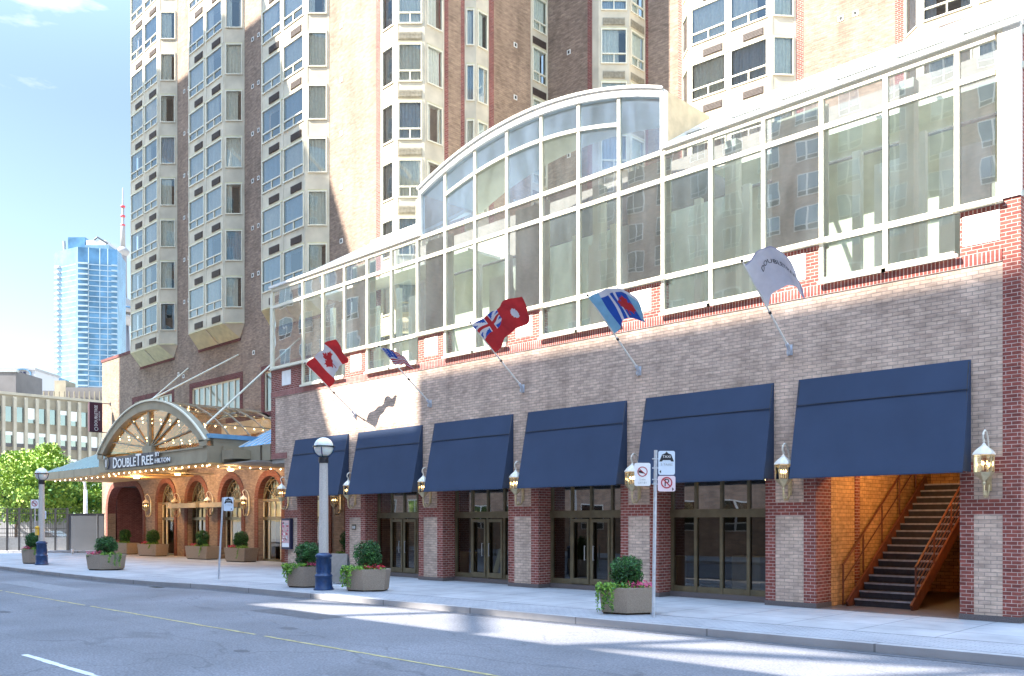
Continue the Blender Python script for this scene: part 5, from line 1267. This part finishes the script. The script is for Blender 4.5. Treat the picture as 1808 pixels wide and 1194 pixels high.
# curved street light arm beyond
la = at(151, 66)
SLA = thing('curved_lamp_post', 'white curved arm street light rising behind the grey hoarding', 'lamp post', (la[0], la[1], 0), rot=radians(45))
mb = MB(); mb.lathe([(.16, 0), (.13, 4.4)], 'frame_white', 10); mb.path([(0, 0, 4.3), (-.05, 0, 4.9), (-.3, 0, 5.25), (-.7, 0, 5.4), (-1.05, 0, 5.42)], .09, 'frame_white', 8); mb.build('mast', SLA)
mb = MB(); mb.mesh([(-1.0, -.15, 5.45), (-1.0, .15, 5.45), (-1.75, .1, 5.3), (-1.75, -.1, 5.3), (-1.0, -.12, 5.3), (-1.0, .12, 5.3), (-1.7, .08, 5.22), (-1.7, -.08, 5.22)], [(0, 1, 2, 3), (7, 6, 5, 4), (0, 4, 5, 1), (1, 5, 6, 2), (2, 6, 7, 3), (3, 7, 4, 0)], 'frame_white'); mb.build('lamp_head', SLA)
# trees
def tree(label, px_, Zd, h, rad, seed, trunk=1.9, nl=9000, size=.16):
    p = at(px_, Zd); r = thing('street_tree', label, 'tree', (p[0], p[1], 0), group='pale green trees at the far left corner'); rn = random.Random(seed)
    mb = MB(); mb.tube((0, 0, -.1), (.1, 0, trunk+.6), .14, 'bark', r2=.10); br = []
    for i in range(11):
        a = rn.uniform(0, 2*pi); l_ = rn.uniform(.5, .95); z0 = trunk+rn.uniform(-.2, h*.3); e = Vector((rad*l_*cos(a), rad*l_*sin(a), z0+(h-z0)*rn.uniform(.25, .85)))
        m_ = Vector((.1, 0, z0)).lerp(e, .5)+Vector((0, 0, .3)); mb.tube((.1, 0, z0), m_, .07, 'bark', r2=.045, n=6); mb.tube(m_, e, .045, 'bark', r2=.015, n=5); br.append((m_+e)/2); br.append(e)
    mb.build('trunk', r)
    mb = MB(); cs = br+[Vector((rn.uniform(-.75, .75)*rad, rn.uniform(-.75, .75)*rad, rn.uniform(trunk+.5, h))) for i in range(26)]
    per = nl//len(cs)
    for c in cs:
        s_ = rn.uniform(.5, 1.0)*rad*.36; ms = rn.choice([['leaf_tree', 'leaf_tree2'], ['leaf_tree2', 'leaf_tree2', 'leaf_tree'], ['leaf_tree', 'leaf_mid', 'leaf_tree']])
        leaves(mb, c, (s_*1.25, s_*1.25, s_*.62), per, size, ms, 0, rnd=rn)
    mb.build('crown', r)
tree('spreading pale green tree at the left edge, behind the railing fence', 28, 70, 7.0, 4.2, 1, nl=9000)
tree('leafy green tree behind the distant street lamp', 92, 74, 8.2, 3.4, 2, nl=8000)
tree('small green tree behind the curved street light', 160, 76, 5.9, 2.6, 3, nl=5000)
tree('green tree farther back between the fence and the office block', 50, 88, 8.0, 4.5, 6, nl=6000)
# office block with upright fins, its long face turned to the side street
OX = -150
OB = thing('office_block', 'long pale concrete office block with upright fins behind the trees at the left', 'building', (OX-8, 50, 0), world=True)
mb = MB(); mb.box(OX-20, OX, 20, 66, 0, 21.3, 'office_stone'); mb.build('body', OB)
mb = MB()
y = 22
while y < 66: mb.box(OX+.003, OX+.75, y, y+.42, 1, 20.6, 'office_pale'); mb.prism([(OX+.003, y), (OX+.75, y), (OX+.75, y+.42), (OX+.003, y+.42)], 20.6, 21.0, 'office_pale'); y += 1.56
mb.build('fins', OB)
fl = 0
for zf in (17.2, 13.4, 9.6, 5.8, 2.0):
    mb = MB(); mb.box(OX+.002, OX+.06, 20.5, 65.5, zf, zf+2.3, 'glass_far'); rn = random.Random(fl); yv = 22.45
    while yv < 65: 
        if rn.random() < .6: mb.box(OX+.061, OX+.08, yv, yv+1.1, zf+2.3-rn.uniform(.5, 2.2), zf+2.29, 'curtain')
        mb.box(OX+.061, OX+.1, yv, yv+1.1, zf, zf+.55, 'office_dark') if zf == 13.4 else None
        yv += 1.56
    mb.build('window_band', OB); fl += 1
mb = MB(); mb.box(OX-.5, OX+.2, 20, 66, 21.3, 21.7, 'office_pale'); mb.build('parapet', OB)
# plant room and darker block on it
def gz(y_px, Zd): return CAM_H-(y_px-920)*Zd/1575
def fbox(mb, xa, xb, Zd, za, zb_, m, dep=10):
    a, b = at(xa, Zd), at(xb, Zd); mb.obox(a, b, -dep, 0, za, zb_, m)
r = thing('dark_roof_block', 'dark grey building rising behind the office block, right part', 'building', (*at(130, 175), 0), world=True)
mb = MB(); fbox(mb, 75, 215, 175, 0, gz(690, 175), 'office_dark'); fbox(mb, 96, 116, 174.5, 0, gz(672, 174.5), 'office_stone', 4); fbox(mb, 116, 215, 174, 0, gz(684, 174), 'office_dark', 4); mb.build('body', r)
mb = MB(); 
for k in range(12): fbox(mb, 76+k*9, 77+k*9, 173.4, gz(712, 174), gz(692, 174), 'office_stone', .3)
mb.build('ribs', r)
r = thing('dark_corner_block', 'dark flat block at the left edge above the office block', 'building', (*at(10, 178), 0), world=True)
mb = MB(); fbox(mb, -40, 28, 178, 0, gz(655, 178), 'office_dark'); fbox(mb, -42, 29, 177.8, gz(657, 178), gz(653, 178), 'metal_grey', .8); mb.build('body', r)
r = thing('emblem_building', 'white slab building with a round blue emblem, behind the office block', 'building', (*at(30, 230), 0), world=True)
mb = MB(); a, b = at(-30, 230), at(62, 230); mb.obox(a, b, -12, 0, 0, gz(654, 230), 'far_white'); fbox(mb, -30, 62.5, 229.7, gz(654, 230), gz(650, 230), 'concrete_pale', 12); mb.build('body', r)
ce = at(40, 229.5); cz = gz(661, 229.5); mb = MB(); dv2 = Vector((cos(pi/4), sin(pi/4), 0))
P = [Vector((ce[0], ce[1], cz))+dv2*2.1*cos(2*pi*i/28)+Vector((0, 0, 1.35*sin(2*pi*i/28))) for i in range(29)]
for p, q_ in zip(P, P[1:]): mb.bar(p, q_, .3, .28, 'tower_glass_blue')
for s in (-.45, .45): mb.bar(Vector((ce[0], ce[1], cz-.7))+dv2*s, Vector((ce[0], ce[1], cz+.7))+dv2*s, .3, .45, 'navy')
mb.bar(Vector((ce[0], ce[1], cz))-dv2*.45, Vector((ce[0], ce[1], cz))+dv2*.45, .3, .4, 'navy'); mb.build('emblem', r)
r = thing('small_blue_block', 'small blue glass building between the emblem building and the glass tower', 'building', (*at(76, 260), 0), world=True)
mb = MB(); fbox(mb, 60, 92, 260, 0, gz(663, 260), 'tower_glass_blue'); mb.build('body', r)
mb = MB(); 
for k in range(6): fbox(mb, 60, 92, 259.8, gz(667+5*k, 260), gz(666+5*k, 260), 'tower_slab', .2)
mb.build('floor_bands', r)
# glass tower
GT = thing('glass_tower', 'tall blue glass apartment tower with balcony edges on the skyline', 'building', (*at(150, 300), 0), world=True)
Zt = 300
a = at(95, 306); b = at(136, Zt); c = at(207, 303); H1 = gz(436, Zt)
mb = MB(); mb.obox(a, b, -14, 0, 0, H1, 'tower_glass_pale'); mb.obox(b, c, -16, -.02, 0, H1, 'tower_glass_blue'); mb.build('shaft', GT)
mb = MB(); fbox(mb, 120, 150, 306, H1-1, gz(419, 306), 'tower_glass_blue', 8); fbox(mb, 152, 187, 305, H1-1, gz(424, 305), 'far_white', 9); fbox(mb, 150, 192, 304.5, H1-1, gz(432, 304), 'tower_glass_pale', 10); mb.build('crown', GT)
mb = MB(); mb.tube((*at(166, 305), gz(424, 305)), (*at(172, 305), gz(419, 305)), .25, 'metal_dark'); mb.tube((*at(172, 305), gz(419, 305)), (*at(190, 305), gz(430, 305)), .25, 'metal_dark'); mb.tube((*at(114, 304), H1), (*at(113, 304), gz(426, 304)), .5, 'metal_grey'); mb.build('roof_crane', GT)
nf = 46
mb = MB()
for k in range(nf):
    z = 8+(H1-12)*k/nf
    mb.obox(at(139, Zt+.1), at(156, Zt+.6), 0, .9, z, z+.5, 'tower_slab'); mb.obox(at(156, Zt+.7), at(207, 303), 0, .12, z, z+.28, 'tower_slab')
    mb.obox(at(100, 305.3), at(107, 304.3), 0, .9, z, z+.55, 'far_white'); mb.obox(at(107, 304.3), at(134, 300.4), 0, .1, z, z+.2, 'tower_slab')
    mb.obox(at(197, 302.4), at(207, 303), .12, .7, z, z+.45, 'tower_slab')
mb.build('balcony_slabs', GT)
mb = MB()
for px_ in (136.5, 156, 176, 190): mb.obox(at(px_, 300.2+(px_-136)*.04), at(px_+1.2, 300.2+(px_-136)*.04), 0, .2, 0, H1, 'tower_slab')
mb.build('mullions', GT)
# communications tower
p = at(217, 1476)
CT = thing('communications_tower', 'slender white communications tower with a round pod and long antenna on the skyline', 'tower', (p[0], p[1], 0))
mb = MB(); mb.lathe([(24, 0), (15, 90), (11.5, 200), (10, 330)], 'far_concrete', 12)
for i in range(3): a0 = 2*pi*i/3+.5; mb.mesh([(30*cos(a0), 30*sin(a0), 0), (30*cos(a0+.12), 30*sin(a0+.12), 0), (11*cos(a0+.2), 11*sin(a0+.2), 325), (11*cos(a0-.05), 11*sin(a0-.05), 325)], [(0, 1, 2, 3)], 'far_concrete')
mb.build('shaft', CT)
mb = MB(); mb.lathe([(10, 325), (17, 332), (21, 336), (21, 340), (18, 341), (18, 345), (22, 346), (22, 350), (18, 352), (18, 355), (14, 357), (12, 362), (12, 368), (6, 372)], 'concrete_pale', 24); mb.lathe([(18.4, 341.3), (18.4, 344.8)], 'office_dark', 24); mb.lathe([(18.3, 352.2), (18.3, 354.6)], 'tower_glass_blue', 24); mb.build('main_pod', CT)
mb = MB(); mb.lathe([(7, 368), (6, 440), (6, 442)], 'far_concrete', 12); mb.lathe([(6, 440), (10.5, 446), (10.5, 449), (5, 455)], 'concrete_pale', 16); mb.build('upper_shaft', CT)
mb = MB(); mb.lathe([(4.2, 453), (3.6, 490), (2.6, 491), (2.2, 520), (1.4, 521), (1.0, 553)], 'concrete_pale', 8)
for z in (490, 505, 521): mb.lathe([(3.9, z), (3.9, z+2.5)], 'sign_red', 8)
mb.build('antenna', CT)
